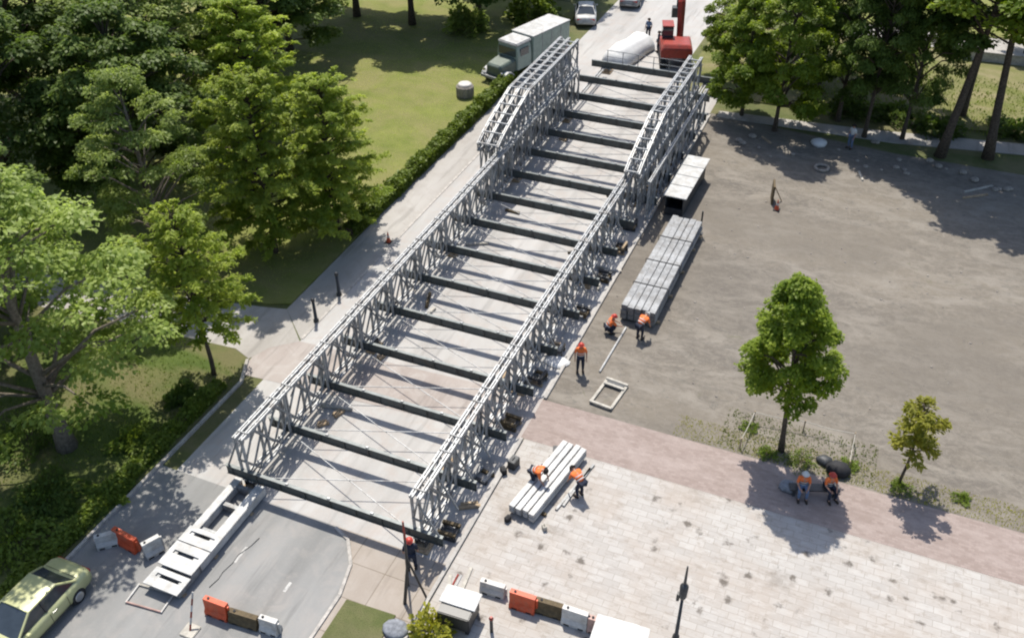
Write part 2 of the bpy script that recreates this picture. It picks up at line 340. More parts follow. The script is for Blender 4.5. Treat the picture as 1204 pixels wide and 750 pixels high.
# ------------------------------------------------------------------ trees
rng = np.random.default_rng(7)
def leaf_mesh(name, C, A, B, N, tint, m):
    """diamond leaves, folded a little along the rib: centre C, half-length A, half-width B, normal N"""
    k = len(C); V = np.empty((k, 4, 3))
    V[:, 0] = C-A; V[:, 1] = C+B+N*.25*np.linalg.norm(B, axis=1)[:, None]; V[:, 2] = C+A; V[:, 3] = C-B+N*.25*np.linalg.norm(B, axis=1)[:, None]
    me = bpy.data.meshes.new(name); me.vertices.add(4*k); me.vertices.foreach_set('co', V.reshape(-1))
    me.loops.add(4*k); me.loops.foreach_set('vertex_index', np.arange(4*k, dtype=np.int32))
    me.polygons.add(k); me.polygons.foreach_set('loop_start', np.arange(0, 4*k, 4, dtype=np.int32)); me.polygons.foreach_set('loop_total', np.full(k, 4, dtype=np.int32))
    at_ = me.attributes.new('tint', 'FLOAT', 'POINT'); at_.data.foreach_set('value', np.repeat(np.clip(tint, 0, 1), 4).astype(np.float32))
    me.materials.append(m); me.update(); return me
def nrm(v): return v/np.maximum(np.linalg.norm(v, axis=1), 1e-6)[:, None]
def basis(D, N):
    N = nrm(N - D*np.sum(D*N, axis=1)[:, None]); return N, np.cross(N, D)
def broadleaf(seed, H, Rr, z0, nclump, nleaf, leaf=.26, flat=.55, m=None, trunk_m=None, top=.72, asp=.42, tr=.2, crad=(.16, .27)):
    g = np.random.default_rng(seed); t = MB(); Cs = []; As = []; Bs = []; Ns = []; T = []
    bend = g.normal(0, .25, 2)
    def spine(z): return np.array([bend[0]*(z/H)**2, bend[1]*(z/H)**2, z])
    zs = np.linspace(0, H*.9, 9)
    t.tube([spine(z) for z in zs], [tr*(1.35 if i == 0 else 1)*(1-.9*z/(H*.92)) + .02 for i, z in enumerate(zs)], 8)
    for i in range(nclump):
        u = g.random()**.8; z = z0 + (H-z0)*u
        prof = (np.sin(np.pi*min(1, (u*.86+.12))**top))**.7
        a = i*2.39996 + g.normal(0, .35); rr = Rr*prof*(.42+.60*g.random()**.55)
        c = spine(z) + np.array([np.cos(a)*rr, np.sin(a)*rr, -.12*rr*(1-u)])
        rad = Rr*(crad[0]+(crad[1]-crad[0])*g.random())*(1.1-.35*u)
        zj = max(z0*.85, z - rr*(.25+.45*g.random()) - .2)
        if g.random() < .5:
            p0 = spine(min(zj, H*.85)); mid = (p0+c)/2 + np.array([0, 0, .12*rr]); t.tube([p0, mid, c - np.array([0, 0, .1*rad])], [.03+.016*rr, .025+.007*rr, .015], 5)
        n = int(nleaf*(rad/(Rr*.21))**2*(.7+.5*g.random()))
        th = g.random(n)*2*np.pi; cz = 1-1.2*g.random(n); sr = np.sqrt(np.clip(1-cz**2, 0, 1)); sh = (.35+.68*g.random(n)**.4)
        d = np.stack([np.cos(th)*sr, np.sin(th)*sr, cz], 1)
        irr = 1+.28*np.sin(3*th+g.random()*6)*sr
        pos = c + d*np.array([rad, rad, rad*flat])*(sh*irr)[:, None] + g.normal(0, .05, (n, 3))
        out = np.stack([np.cos(th), np.sin(th), -.25-.3*g.random(n)], 1) + g.normal(0, .35, (n, 3)); D = nrm(out)
        N, Bd = basis(D, np.stack([d[:, 0]*.5, d[:, 1]*.5, np.abs(d[:, 2])+.75], 1) + g.normal(0, .33, (n, 3)))
        sz = leaf*(.65+.7*g.random(n))
        Cs.append(pos); As.append(D*sz[:, None]*.62); Bs.append(Bd*sz[:, None]*asp); Ns.append(N)
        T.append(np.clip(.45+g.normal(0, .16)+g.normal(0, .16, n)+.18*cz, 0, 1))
    cr = leaf_mesh('crown', np.concatenate(Cs), np.concatenate(As), np.concatenate(Bs), np.concatenate(Ns), np.concatenate(T), m)
    return t.mesh('trunk', trunk_m, True), cr
def feathery(seed, H, Rr, z0, nb, m, trunk_m, leaf=.2, tr=.14, pw=.45):
    g = np.random.default_rng(seed); t = MB(); Cs = []; As = []; Bs = []; Ns = []; T = []
    zs = np.linspace(0, H*.97, 10); t.tube([(0.06*math.sin(z*1.1), .05*math.cos(z), z) for z in zs], [tr*(1-.93*z/H)+.012 for z in zs], 8)
    for i in range(nb):
        u = (i+.5)/nb; z = z0+(H*.97-z0)*u; a = i*2.39996+g.normal(0, .2)
        L = Rr*(1.0-u)**pw*(.5+.62*g.random())*(1 if u > .12 else .75)+.3
        p0 = np.array([0, 0, z]); dv = np.array([np.cos(a), np.sin(a), .18+.55*u+g.normal(0, .08)]); dv /= np.linalg.norm(dv)
        tip = p0+dv*L+np.array([0, 0, -.06*L*L*(1-u)])
        t.tube([p0, (p0+tip)/2+np.array([0, 0, .05*L]), tip], [.035+.012*L, .025, .01], 4)
        br_t = g.normal(0, .14)
        for k in range(int(4+L*3.4)):
            s = .15+.85*g.random()**.75; q = p0+(tip-p0)*s+np.array([0, 0, .2*L*s*(1-s)])
            sa = a+g.normal(0, .75); sl = (.35+.5*g.random())*(.6+.25*L)*(1.15-.55*s)
            sd = np.array([np.cos(sa), np.sin(sa), .12+g.normal(0, .2)]); sd /= np.linalg.norm(sd)
            n = int(12+sl*26); w = g.random(n); side = g.choice([-1, 1], n)
            per = np.array([-sd[1], sd[0], 0]); per /= np.linalg.norm(per)
            droop = -.25*sl*w**2
            pos = q+sd*(sl*w)[:, None]+per*(side*(.05+.13*g.random(n)))[:, None]+np.stack([np.zeros(n), np.zeros(n), droop+g.normal(0, .05, n)], 1)
            D = nrm(sd*.75+per*side[:, None]*.8+np.stack([np.zeros(n), np.zeros(n), -.2+g.normal(0, .3, n)], 1)+g.normal(0, .2, (n, 3)))
            N, Bd = basis(D, np.array([dv[0]*.35, dv[1]*.35, 1.0])+g.normal(0, .3, (n, 3)))
            sz = leaf*(.7+.7*g.random(n))
            Cs.append(pos); As.append(D*sz[:, None]*.7); Bs.append(Bd*sz[:, None]*.3); Ns.append(N)
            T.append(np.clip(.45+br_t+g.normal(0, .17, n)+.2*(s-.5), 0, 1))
    cr = leaf_mesh('crown', np.concatenate(Cs), np.concatenate(As), np.concatenate(Bs), np.concatenate(Ns), np.concatenate(T), m)
    return t.mesh('trunk', trunk_m, True), cr
PROTO = {
 'broad1': broadleaf(11, 12.0, 4.7, 3.2, 92, 430, .15, .36, M['leaf_a'], M['bark_light'], tr=.30, crad=(.13, .25)),
 'broad2': broadleaf(12, 12.0, 4.3, 3.2, 76, 430, .15, .36, M['leaf_a'], M['bark_light'], tr=.27, crad=(.13, .25)),
 'feath1': feathery(21, 12.0, 5.2, 1.6, 120, M['leaf_f'], M['bark'], .17, .20),
 'feath2': feathery(22, 9.6, 3.3, 2.9, 70, M['leaf_f'], M['bark'], .15, .13),
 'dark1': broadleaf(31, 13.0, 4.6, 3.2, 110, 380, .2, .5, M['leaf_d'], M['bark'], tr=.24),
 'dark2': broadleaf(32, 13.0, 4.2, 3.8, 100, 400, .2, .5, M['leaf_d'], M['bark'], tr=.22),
 'mid1': broadleaf(41, 10.0, 3.3, 1.9, 100, 400, .17, .5, M['leaf_m'], M['bark'], tr=.15),
 'tall1': broadleaf(51, 17.0, 4.4, 8.2, 80, 260, .25, .55, M['leaf_d'], M['bark'], tr=.26),
 'tall2': broadleaf(52, 17.0, 4.2, 9.4, 70, 260, .25, .55, M['leaf_m'], M['bark'], tr=.24),
 'maple': broadleaf(67, 9.0, 1.9, 3.5, 96, 300, .12, .75, M['leaf_m'], M['bark'], top=.58, asp=.46, tr=.12, crad=(.19, .30)),
 'sapling': feathery(71, 3.9, .85, 1.7, 20, M['leaf_y'], M['bark'], .12, .055, .5),
}
def tree(kind, x, y, h=None, w=1.0, rz=0, label='', name='broadleaf_tree', group=None, lean=(0, 0)):
    tm, cm = PROTO[kind]; H0 = {'b': 12, 'f': 12, 'd': 13, 't': 17, 's': 3.9}.get(kind[0], 10)
    if kind == 'feath2': H0 = 9.6
    if kind == 'maple': H0 = 9.0
    if kind == 'mid1': H0 = 10
    s = (h or H0)/H0
    o = thing(name, label, 'tree', (x, y, 0), rz, group); o.scale = (s*w, s*w, s); o.rotation_euler = (lean[0], lean[1], rz)
    link('trunk', tm, o); link('crown', cm, o); return o
GL = 'park trees left of the street'; GD = 'dark trees at the back of the park'; GR = 'trees along the far edge of the gravel lot'
# left foreground
tree('broad1', -8.5, -1.0, 13.4, 1.0, 0.3, 'large pale-leaved tree with thick grey trunk at the left edge, nearest the yellow-green car', group=GL)
tree('broad2', -12.9, 11.4, 11.6, .85, 1.4, 'bright broadleaf tree just behind the white park path, left of the feathery trees', group=GL)
tree('feath2', -5.6, 5.4, 9.3, .86, 0.5, 'slim feathery light-green tree beside the corner of the white park path', 'feathery_tree', group=GL)
tree('feath1', -8.9, 15.4, 10.8, .92, 2.0, 'tall feathery yellow-green tree overhanging the footpath beside the hedge', 'feathery_tree', group=GL)
tree('feath1', -6.9, 18.8, 9.6, .92, 4.0, 'shorter feathery tree at the near end of the clipped hedge', 'feathery_tree', group=GL)
tree('broad2', -14.5, -5.5, 11.0, 1.0, 3.3, 'pale broadleaf tree cut off by the left edge, low in the picture', group=GL)
tree('dark1', -17.5, 3.0, 12.5, 1.05, 1.0, 'dark broadleaf tree at the left edge between the two pale trees', group=GL)
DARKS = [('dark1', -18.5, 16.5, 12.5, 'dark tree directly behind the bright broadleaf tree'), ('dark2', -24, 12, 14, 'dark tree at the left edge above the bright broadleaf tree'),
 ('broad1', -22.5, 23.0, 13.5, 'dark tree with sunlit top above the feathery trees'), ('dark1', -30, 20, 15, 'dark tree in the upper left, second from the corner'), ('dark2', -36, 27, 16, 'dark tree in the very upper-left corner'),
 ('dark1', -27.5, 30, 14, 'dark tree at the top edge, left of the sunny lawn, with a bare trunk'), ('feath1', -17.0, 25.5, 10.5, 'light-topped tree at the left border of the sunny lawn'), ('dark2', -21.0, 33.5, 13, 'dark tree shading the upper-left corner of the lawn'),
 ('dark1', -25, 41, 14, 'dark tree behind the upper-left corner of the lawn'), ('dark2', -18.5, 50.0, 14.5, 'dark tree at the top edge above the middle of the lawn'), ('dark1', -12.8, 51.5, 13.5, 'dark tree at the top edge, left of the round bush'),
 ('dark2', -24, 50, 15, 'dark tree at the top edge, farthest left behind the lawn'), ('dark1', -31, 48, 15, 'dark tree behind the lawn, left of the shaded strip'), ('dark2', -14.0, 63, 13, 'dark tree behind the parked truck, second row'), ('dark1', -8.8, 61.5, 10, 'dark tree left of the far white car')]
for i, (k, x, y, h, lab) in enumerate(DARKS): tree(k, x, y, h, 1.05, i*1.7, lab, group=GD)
# right rows
tree('mid1', 11.6, 42.9, 8.8, .82, .4, 'bright green tree nearest the far end of the bridge', group=GR)
tree('mid1', 14.2, 41.4, 11.0, .80, 2.2, 'largest bright green tree beside the bridge, crown reaching the ground shade', group=GR)
tree('mid1', 9.2, 49.6, 8.5, .8, 4.0, 'bright green tree behind the bridge end, beside the red excavator', group=GR)
tree('dark1', 18.0, 44.6, 12.6, .66, 1.2, 'dark tree right of the bright pair, above the white rubbish sack', group=GR)
tree('dark2', 20.0, 42.6, 12.0, .62, 3.1, 'dark tree with thin trunk, second right of the bright pair', group=GR)
tree('dark1', 22.4, 43.3, 12.6, .55, 5.0, 'dark tree in the middle of the row, just left of the tan lawn', group=GR)
tree('tall2', 24.9, 41.7, 17, 1.15, .8, 'tall bare-trunked tree at the lot edge, second from the right edge', group=GR, lean=(R(2), R(4)))
tree('tall1', 27.8, 42.6, 17, 1.15, 2.6, 'tall forked tree at the lot edge, nearest the right edge', group=GR, lean=(R(-2), R(6)))
tree('tall1', 26.0, 48.6, 16, .85, 4.4, 'tall slim tree on the tan lawn between the two bare trunks', group=GR)
tree('dark2', 22.7, 49.4, 13, .5, 1.9, 'dark tree standing on the near-left corner of the tan lawn', group=GR)
tree('dark1', 15.8, 50.5, 13, .8, .2, 'dark tree in the second row behind the bright pair', group=GR)
tree('dark2', 19.0, 53.5, 13, .7, 2.4, 'dark tree in the third row, behind the middle of the row', group=GR)
tree('dark2', 12.3, 56.5, 12.5, .9, 3.9, 'dark tree at the top edge right of the far street', group=GR)
tree('tall1', 31.6, 44.2, 17, 1.15, 4.9, 'tall tree cut off by the right edge', group=GR)
tree('mid1', 30.2, 62.5, 9, .9, 1.9, 'small green tree by the distant white path in the upper-right corner', group=GR)
# lot trees
tree('maple', 20.12, 10.75, 9.0, .9, .6, 'dense round-crowned green maple standing alone between gravel lot and pink path', 'maple_tree', lean=(0, R(-4)))
tree('sapling', 24.97, 10.7, 4.3, 1.0, .2, 'small yellow-green sapling right of the maple', 'sapling_tree')

# ------------------------------------------------------------------ hedge, bushes, ground plants
def leaf_blob(name, pts, size, m, parent=None, seed=1, up=.8, kind=None):
    g = np.random.default_rng(seed); C = np.array(pts); n = len(C)
    D = nrm(g.normal(0, 1, (n, 3))*np.array([1, 1, .5])); N, B = basis(D, np.array([0, 0, up])+g.normal(0, .5, (n, 3)))
    sz = size*(.6+.8*g.random(n)); me = leaf_mesh(name, C, D*sz[:, None]*.6, B*sz[:, None]*.4, N, np.clip(.5+g.normal(0, .2, n), 0, 1), m)
    return link(name, me, parent)
g = np.random.default_rng(3)
hx0, hx1, hy0, hy1, hh = -6.35, -5.55, 18.5, 42.5, .78
pts = []
for _ in range(15000):
    y = g.uniform(hy0, hy1); s = g.random(); wob = .10*math.sin(y*1.9)+.07*math.sin(y*4.3)
    if s < .45: q = (g.uniform(hx0, hx1), y, hh+wob+g.normal(0, .05))
    elif s < .85: q = (hx1+wob*.6+g.normal(0, .05), y, g.uniform(.12, hh+wob))
    else: q = (hx0-wob*.5+g.normal(0, .05), y, g.uniform(.12, hh+wob))
    pts.append(q)
hd = thing('hedge', 'long low clipped green hedge between the sunny lawn and the footpath', 'hedge', (0, 0, 0))
leaf_blob('foliage', pts, .17, M['leaf_h'], hd, 5)
MB().box(hx0+.1, hx1-.1, hy0+.1, hy1-.1, .08, hh-.15).obj('stems', M['bark'], hd)
pts = []
for _ in range(13000):
    y = g.uniform(-12, 4.9); s_ = g.random(); wob = .08*math.sin(y*2.3)+.06*math.sin(y*5.1)
    if s_ < .55: pts.append((g.uniform(-5.1, -4.5), y, .47+wob+g.normal(0, .05)))
    elif s_ < .85: pts.append((-4.47+wob*.4+g.normal(0, .04), y, g.uniform(.12, .5+wob)))
    else: pts.append((-5.1+g.normal(0, .06), y, g.uniform(.12, .5+wob)))
hd2 = thing('hedge', 'low green hedge along the street kerb under the large left trees', 'hedge', (0, 0, 0))
leaf_blob('foliage', pts, .14, M['leaf_h'], hd2, 6); MB().box(-5.0, -4.6, -11.9, 4.8, .08, .38).obj('stems', M['bark'], hd2)
def bush(x, y, r, h, m, label, n=900, seed=1, cat='bush', name='bush', leaf=.18, z0=0.0, group=None):
    g = np.random.default_rng(seed); d = nrm(g.normal(0, 1, (n, 3))); d[:, 2] = np.abs(d[:, 2]); rad = .45+.6*g.random(n)**.5
    lump = 1+.25*np.sin(d[:, 0]*5+seed)+.2*np.sin(d[:, 1]*7+seed*2)
    P = d*np.array([r, r, h])*(rad*lump)[:, None]+np.array([0, 0, .05])
    o = thing(name, label, cat, (x, y, z0), 0, group); leaf_blob('foliage', P, leaf, m, o, seed)
    t = MB()
    for k in range(5): t.tube([(0, 0, 0), (math.cos(k*1.3)*r*.3, math.sin(k*1.3)*r*.3, h*.6)], [.03, .01], 5)
    t.obj('stem', M['bark'], o); return o
bush(-9.4, 55.2, 2.2, 2.6, M['leaf_h'], 'round yellow-green bush behind the parked truck', 2600, 2, leaf=.3)
bush(-13.5, 50.5, 1.6, 1.8, M['leaf_a'], 'pale bush in the shade at the back of the lawn', 1600, 4, leaf=.28, z0=.1)
for i, (x, y, r, h, lab) in enumerate([(21.0, 10.4, .9, .22, 'low green weeds at the foot of the maple, right of its trunk'), (19.6, 10.3, .6, .15, 'flat weeds at the foot of the maple, left of its trunk'), (25.0, 10.45, .6, .2, 'low green weeds around the foot of the sapling'), (22.9, 10.9, .5, .14, 'pale green weeds beside the black bag'),
        (18.6, 11.6, .5, .1, 'thin weeds in the left corner of the roped-off patch'), (27.4, 10.8, .5, .08, 'flat weeds right of the sapling on the path edge')]):
    bush(x, y, r*.75, h*.7, M['leaf_h'], lab, 520, 20+i, 'weeds', 'weeds', .065, .01)
for i, (px, py, r, h, lab) in enumerate([(215, 470, .9, .4, 'dark low shrub under the slim feathery tree'), (160, 520, 1.0, .35, 'dark low shrub left of the shaded bare soil'), (55, 590, 1.3, .4, 'low leafy shrub above the yellow-green car'), (20, 640, 1.4, .5, 'low leafy shrub at the left edge above the car'), (35, 520, 1.6, 1.1, 'leafy shrub at the left edge below the big tree'),
        (130, 585, .9, .25, 'low shrub between big trunk and street kerb')]):
    p = at(px, py); bush(p.x, p.y, r, h, M['leaf_h'] if i % 2 else M['leaf_d'], lab, 1500, 40+i, 'shrub', 'shrub', .13, .1)
for i, (x, y) in enumerate([(18.5, 46.4), (24.5, 45.6), (29.5, 47.2), (21.5, 46.6)]):
    bush(x, y, 1.5, .8, M['leaf_d'], ['dark shrub under the trees left of the tan lawn', 'dark shrub between the lot edge and tan lawn', 'dark shrub in front of the tan lawn, nearest the right edge', 'dark shrub beside the path behind the row of trees'][i], 1000, 60+i, 'shrub', 'shrub', .24)
p = at(508, 748); bush(p.x, p.y, .75, .9, M['leaf_y'], 'bright green plant at the bottom edge beside the white-lidded generator', 500, 80, 'plant', 'plant', .17)
# leaf litter, grit and grass tufts
def litter(name, n, area, size, m, seed, z):
    g = np.random.default_rng(seed); C = np.stack([g.uniform(area[0], area[1], n), g.uniform(area[2], area[3], n), np.full(n, z)], 1)
    D = nrm(np.stack([g.normal(0, 1, n), g.normal(0, 1, n), g.normal(0, .1, n)], 1)); N, B = basis(D, np.array([0, 0, 1.])+g.normal(0, .12, (n, 3)))
    sz = size*(.4+g.random(n)); o = link(name, leaf_mesh(name, C, D*sz[:, None]*.6, B*sz[:, None]*.4, N, g.random(n), m)); o['kind'] = 'stuff'; return o
def tufts(name, n, area, size, m, seed, z):
    g = np.random.default_rng(seed); C = np.stack([g.uniform(area[0], area[1], n), g.uniform(area[2], area[3], n), z+g.random(n)*size*.4], 1)
    D = nrm(np.stack([g.normal(0, .5, n), g.normal(0, .5, n), np.ones(n)], 1)); N, B = basis(D, g.normal(0, 1, (n, 3)))
    sz = size*(.5+g.random(n)); o = link(name, leaf_mesh(name, C, D*sz[:, None]*.6, B*sz[:, None]*.2, N, g.random(n), m)); o['kind'] = 'stuff'; return o
tufts('grass', 16000, (-22, -4.35, -12, 6.2), .11, M['leaf_h'], 1, .1)
tufts('lawn_grass', 26000, (-24, -6.4, 12, 52), .065, M['leaf_f'], 2, .1)
tufts('path_edge_weeds', 5200, (15.5, 31, 9.9, 11.3), .075, M['leaf_y'], 9, .0)
tufts('lot_weeds', 2200, (17.5, 24, 10.0, 12.6), .10, M['leaf_h'], 10, .0)
tufts('verge_grass', 5000, (16, 36, 45.8, 56), .16, M['leaf_h'], 3, .1)

# ------------------------------------------------------------------ the bridge
BAY = 3.048; XL, XR = .30, 8.20; ZB, ZT, ZU = .66, 2.98, 5.10
bridge = thing('modular_bridge', 'long galvanised modular truss bridge with dark cross beams, half built along the street', 'bridge')
def make_panel(h):
    c = MB(); L = BAY-.02
    for z in (0, h):
        for sx in (-.055, .055): c.box(sx-.03, sx+.03, .01, L, z-.065, z+.065)
        for k in range(4): y = .15+k*(L-.3)/3; c.box(-.03, .03, y-.05, y+.05, z-.045, z+.045)
    for k in range(3): y = .06+k*(L-.12)/2; c.box(-.05, .05, y-.04, y+.04, .02, h-.02)
    d = []
    q = L/4
    for k in range(4):
        for up in (0, 1):
            za, zb = (.06, h/2) if up == 0 else (h/2, h-.06)
            # two diamonds in each panel
            ya, yb = (k*q, (k+1)*q)
            odd = (k % 2 == 0)
            if up == 0: a, b_ = ((ya, h/2), (yb, .06)) if odd else ((ya, .06), (yb, h/2))
            else: a, b_ = ((ya, h/2), (yb, h-.06)) if odd else ((ya, h-.06), (yb, h/2))
            x = .03 if up else -.03
            d.append(MB().bar((x, a[0]+.02, a[1]), (x, b_[0]+.02, b_[1]), .055, .085).mesh('diagonal', M['galv_web'], fix=False))
    return c.mesh('truss_panel', M['galv']), d
PAN = {h: make_panel(h) for h in (ZT-ZB, ZU-ZT-.15)}
def panel(x, y, z, h, half=False):
    cm, dm = PAN[h]; o = link('truss_panel', cm, bridge, (x, y, z))
    if half: o.scale = (1, .5, 1)
    for m in dm: link('diagonal', m, o)
BF = MB().bar((-.24, 0, 0), (.24, 0, 0), .05, .03).mesh('bracing_frame', M['galv_web'])
HL = ZT-ZB; HU = ZU-ZT-.15
for i in range(13):
    for x in (XL-.16, XL+.16, XR-.16, XR+.16): panel(x, i*BAY, ZB, HL)
    for x in (XL, XR):
        for z in (ZB-.10, ZT+.085): link('bracing_frame', BF, bridge, (x, i*BAY+.4, z)); link('bracing_frame', BF, bridge, (x, i*BAY+BAY-.5, z))
XLO, XRO = -.95, 9.55
XLM, XRM = -.35, 8.95
for i in (8.5, 9, 10, 11, 12):
    hf = i == 8.5
    for x in (XLO, XRO, XLM, XRM): panel(x, i*BAY, ZB, HL, hf)
    if i > 9:
        for x in (XL, XLO, XR, XRM, XLM): panel(x, i*BAY, ZT+.15, HU, hf)
# the upper storey starts low and slopes up to full height
T0_, T1_ = 8.4*BAY, 10*BAY
def slope_z(y): return ZT+.55 + (ZU-ZT-.55)*((y-T0_)/(T1_-T0_))**.8
for x in (XL, XLM, XLO, XR, XRM):
    ys = [T0_+(T1_-T0_)*k/6 for k in range(7)]
    for k in range(6):
        for sx in (-.055, .055): MB().bar((x+sx, ys[k], slope_z(ys[k])), (x+sx, ys[k+1], slope_z(ys[k+1])), .06, .13).obj('sloped_chord', M['galv'], bridge)
        MB().bar((x, ys[k], ZT+.1), (x, ys[k], slope_z(ys[k])), .08, .07).obj('sloped_post', M['galv_web'], bridge)
        a_, c_ = (ys[k], ZT+.12), (ys[k+1], slope_z(ys[k+1])-.05)
        MB().bar((x+.03, *a_), (x+.03, *c_), .05, .07).obj('sloped_diagonal', M['galv_web'], bridge); MB().bar((x-.03, ys[k], slope_z(ys[k])-.05), (x-.03, ys[k+1], ZT+.12), .05, .07).obj('sloped_diagonal', M['galv_web'], bridge)
    MB().box(x-.08, x+.08, T0_, T1_, ZT+.1, ZT+.2).obj('sloped_sill', M['galv'], bridge)
# transoms, I section, reaching past the trusses on both sides
def ibeam(x0, x1, h=.50, w=.15):
    b = MB(); b.box(x0, x1, -w/2, w/2, h-.03, h, 1); b.box(x0, x1, -w/2+.02, w/2-.02, 0, .03); b.box(x0+.001, x1-.001, -.012, .012, .03, h-.03)
    for k in range(9):
        x = x0+.3+k*(x1-x0-.6)/8; b.box(x-.008, x+.008, -w/2+.02, w/2-.02, .03, h-.03)
    return b.mesh('transom', [M['transom'], M['transom_top']])
TM = ibeam(-.65, 9.25); TW = ibeam(-1.15, 9.75)
stub = MB().box(-.06, .06, -.04, .04, 0, .05).mesh('bracing_lug', M['galv'])
for i in range(16):
    y = i*BAY + (0.0 if i else .03)
    o = link('transom', TW if 9 <= i <= 13 else TM, bridge, (0, y, .74))
    for x in (2.3, 4.25, 6.2): link('bracing_lug', stub, o, (x, 0, .50))
# chord stubs carrying the last two cross beams, and their end rail
for x in (XL, XR):
    b = MB()
    for sx in (-.095, .095): b.box(x+sx-.04, x+sx+.04, 13*BAY, 15*BAY+.3, ZB-.07, ZB+.07)
    b.obj('tail_chord', M['galv'], bridge)
for k in range(7):
    x = .6+k*1.2; MB().tube([(x, 15*BAY, 1.13), (x, 15*BAY, 2.15)], .03, 6).obj('rail_post', M['galv_web'], bridge)
for z in (1.65, 2.12): MB().tube([(.5, 15*BAY+.04, z), (7.9, 15*BAY+.04, z)], .025, 6).obj('rail', M['galv_web'], bridge)
# rakers on the transom ends, sway bracing in plan, top bracing on the high section
rk = {}
for s, x0, x1 in ((1, XR, 9.15), (-1, XL, -.55)):
    rk[s] = MB().bar((x0+.1*s, 0, ZT-.25), (x1, 0, 1.15), .06, .07).mesh('raker', M['galv_web'])
for i in [k/2 for k in range(17)]:
    if 9 <= i <= 13: continue
    for s in (1, -1): link('raker', rk[s], bridge, (0, i*BAY+.03, 0))
sw = [MB().tube([(XL+.15, .1, .80), (XR-.15, BAY-.1, .80)], .022, 6).mesh('sway_brace', M['galv']), MB().tube([(XR-.15, .1, .76), (XL+.15, BAY-.1, .76)], .022, 6).mesh('sway_brace', M['galv'])]
for i in range(15):
    for m in sw: link('sway_brace', m, bridge, (0, i*BAY, 0))
for a, c in ((XLO, XL), (XR, XRM)):
    w = c-a; tb = MB().bar((a, 0, 0), (c, 0, 0), .07, .07).mesh('top_brace', M['galv']); td = MB().bar((a+.05, 0, 0), (c-.05, BAY/2, 0), .05, .05).mesh('top_diagonal', M['galv_web']); te = MB().bar((c-.05, 0, 0), (a+.05, BAY/2, 0), .05, .05).mesh('top_diagonal', M['galv_web'])
    for i in range(10, 13):
        for k in range(4): link('top_brace', tb, bridge, (0, i*BAY+k*BAY/4+.1, ZU+.04))
        link('top_diagonal', td, bridge, (0, i*BAY, ZU-.03)); link('top_diagonal', te, bridge, (0, i*BAY+BAY/2, ZU-.03))
    for k in range(6): y = T0_+(T1_-T0_)*k/6; link('top_brace', tb, bridge, (0, y+.05, slope_z(y)+.09))
    for y in (8.5*BAY, 13*BAY):
        if y > 30: MB().bar((a, y+.02, ZT+.4), (c, y+.02, ZU-.2), .06, .06).obj('end_brace', M['galv_web'], bridge); MB().bar((c, y-.05, ZT+.4), (a, y-.05, ZU-.2), .06, .06).obj('end_brace', M['galv_web'], bridge)
        MB().bar((a, y+.02, 1.2), (c, y+.02, ZT-.2), .06, .06).obj('end_brace', M['galv_web'], bridge)
# inclined head of the left high section and slender cables along it
# launching rollers under the chords (things of their own)
def roller(x, y, label):
    o = thing('launching_roller', label, 'roller', (x, y, .004), 0, 'launching rollers under the bridge chords')
    b = MB(); b.box(-.38, .38, -.45, .45, 0, .10); b.box(-.30, .30, -.32, .32, .10, .20); b.obj('base', M['wood'], o)
    f = MB()
    for sx in (-.24, .2): f.box(sx, sx+.04, -.28, .28, .20, .50)
    f.obj('frame', M['dark_steel'], o)
    for yy in (-.15, .15): MB().tube([(-.19, yy, .46), (.19, yy, .46)], .125, 12).obj('wheel', M['black'], o)
for i in (0, 3, 6, 9, 12, 15):
    for x, s in ((XL, 'left'), (XR, 'right')):
        roller(x, i*BAY+1.0 if i else .35, 'dark launching roller under the %s truss beside the %s cross beam' % (s, {0: 'first', 3: 'fourth', 6: 'seventh', 9: 'tenth', 12: 'thirteenth', 15: 'sixteenth'}[i]))
random.seed(21)
for i in range(12):
    y = 1.4+i*BAY+random.uniform(-.4, .6); o = thing('cribbing', 'dark stack of steel and timber packing on the ground under the right truss edge', 'cribbing', (8.85+random.uniform(-.1, .12), y, .008), random.uniform(-.2, .2), 'packing stacks under the right truss')
    for k in range(random.choice((2, 3, 4))):
        w_ = .42 if k % 2 else .16
        for q_ in (-1, 1): MB().box(*(((-.38, .38, q_*.26-.07, q_*.26+.07) if k % 2 == 0 else (q_*.26-.07, q_*.26+.07, -.36, .36))), k*.13, k*.13+.125).obj('packing_beam', M[random.choice(('brown', 'dark_steel', 'wood', 'galv_web'))], o)
# timber and steel odds and ends below the left and right trusses
random.seed(4)
for i in range(26):
    x = random.choice([random.uniform(.8, 1.7), random.uniform(6.6, 7.7), random.uniform(8.6, 9.2)]); y = random.uniform(1.2, 38); L = random.uniform(.5, 1.5)
    b = MB(); b.box(-L/2, L/2, -.08, .08, 0, .12)
    if i % 3 == 0: b.box(-L*.4, L*.4, .1, .24, 0, .12)
    k = 'timber_block'; o = b.obj(k, [M['wood'], M['stain'], M['brown']][i % 3] if i % 3 else M['wood'], bevel=.01); o.location = (x, y, .012); o.rotation_euler = (0, 0, random.uniform(-.5, 1.9))
    tag(o, 'loose timber block lying on the street under the bridge edge', 'timber', 'timber blocks scattered under the bridge')

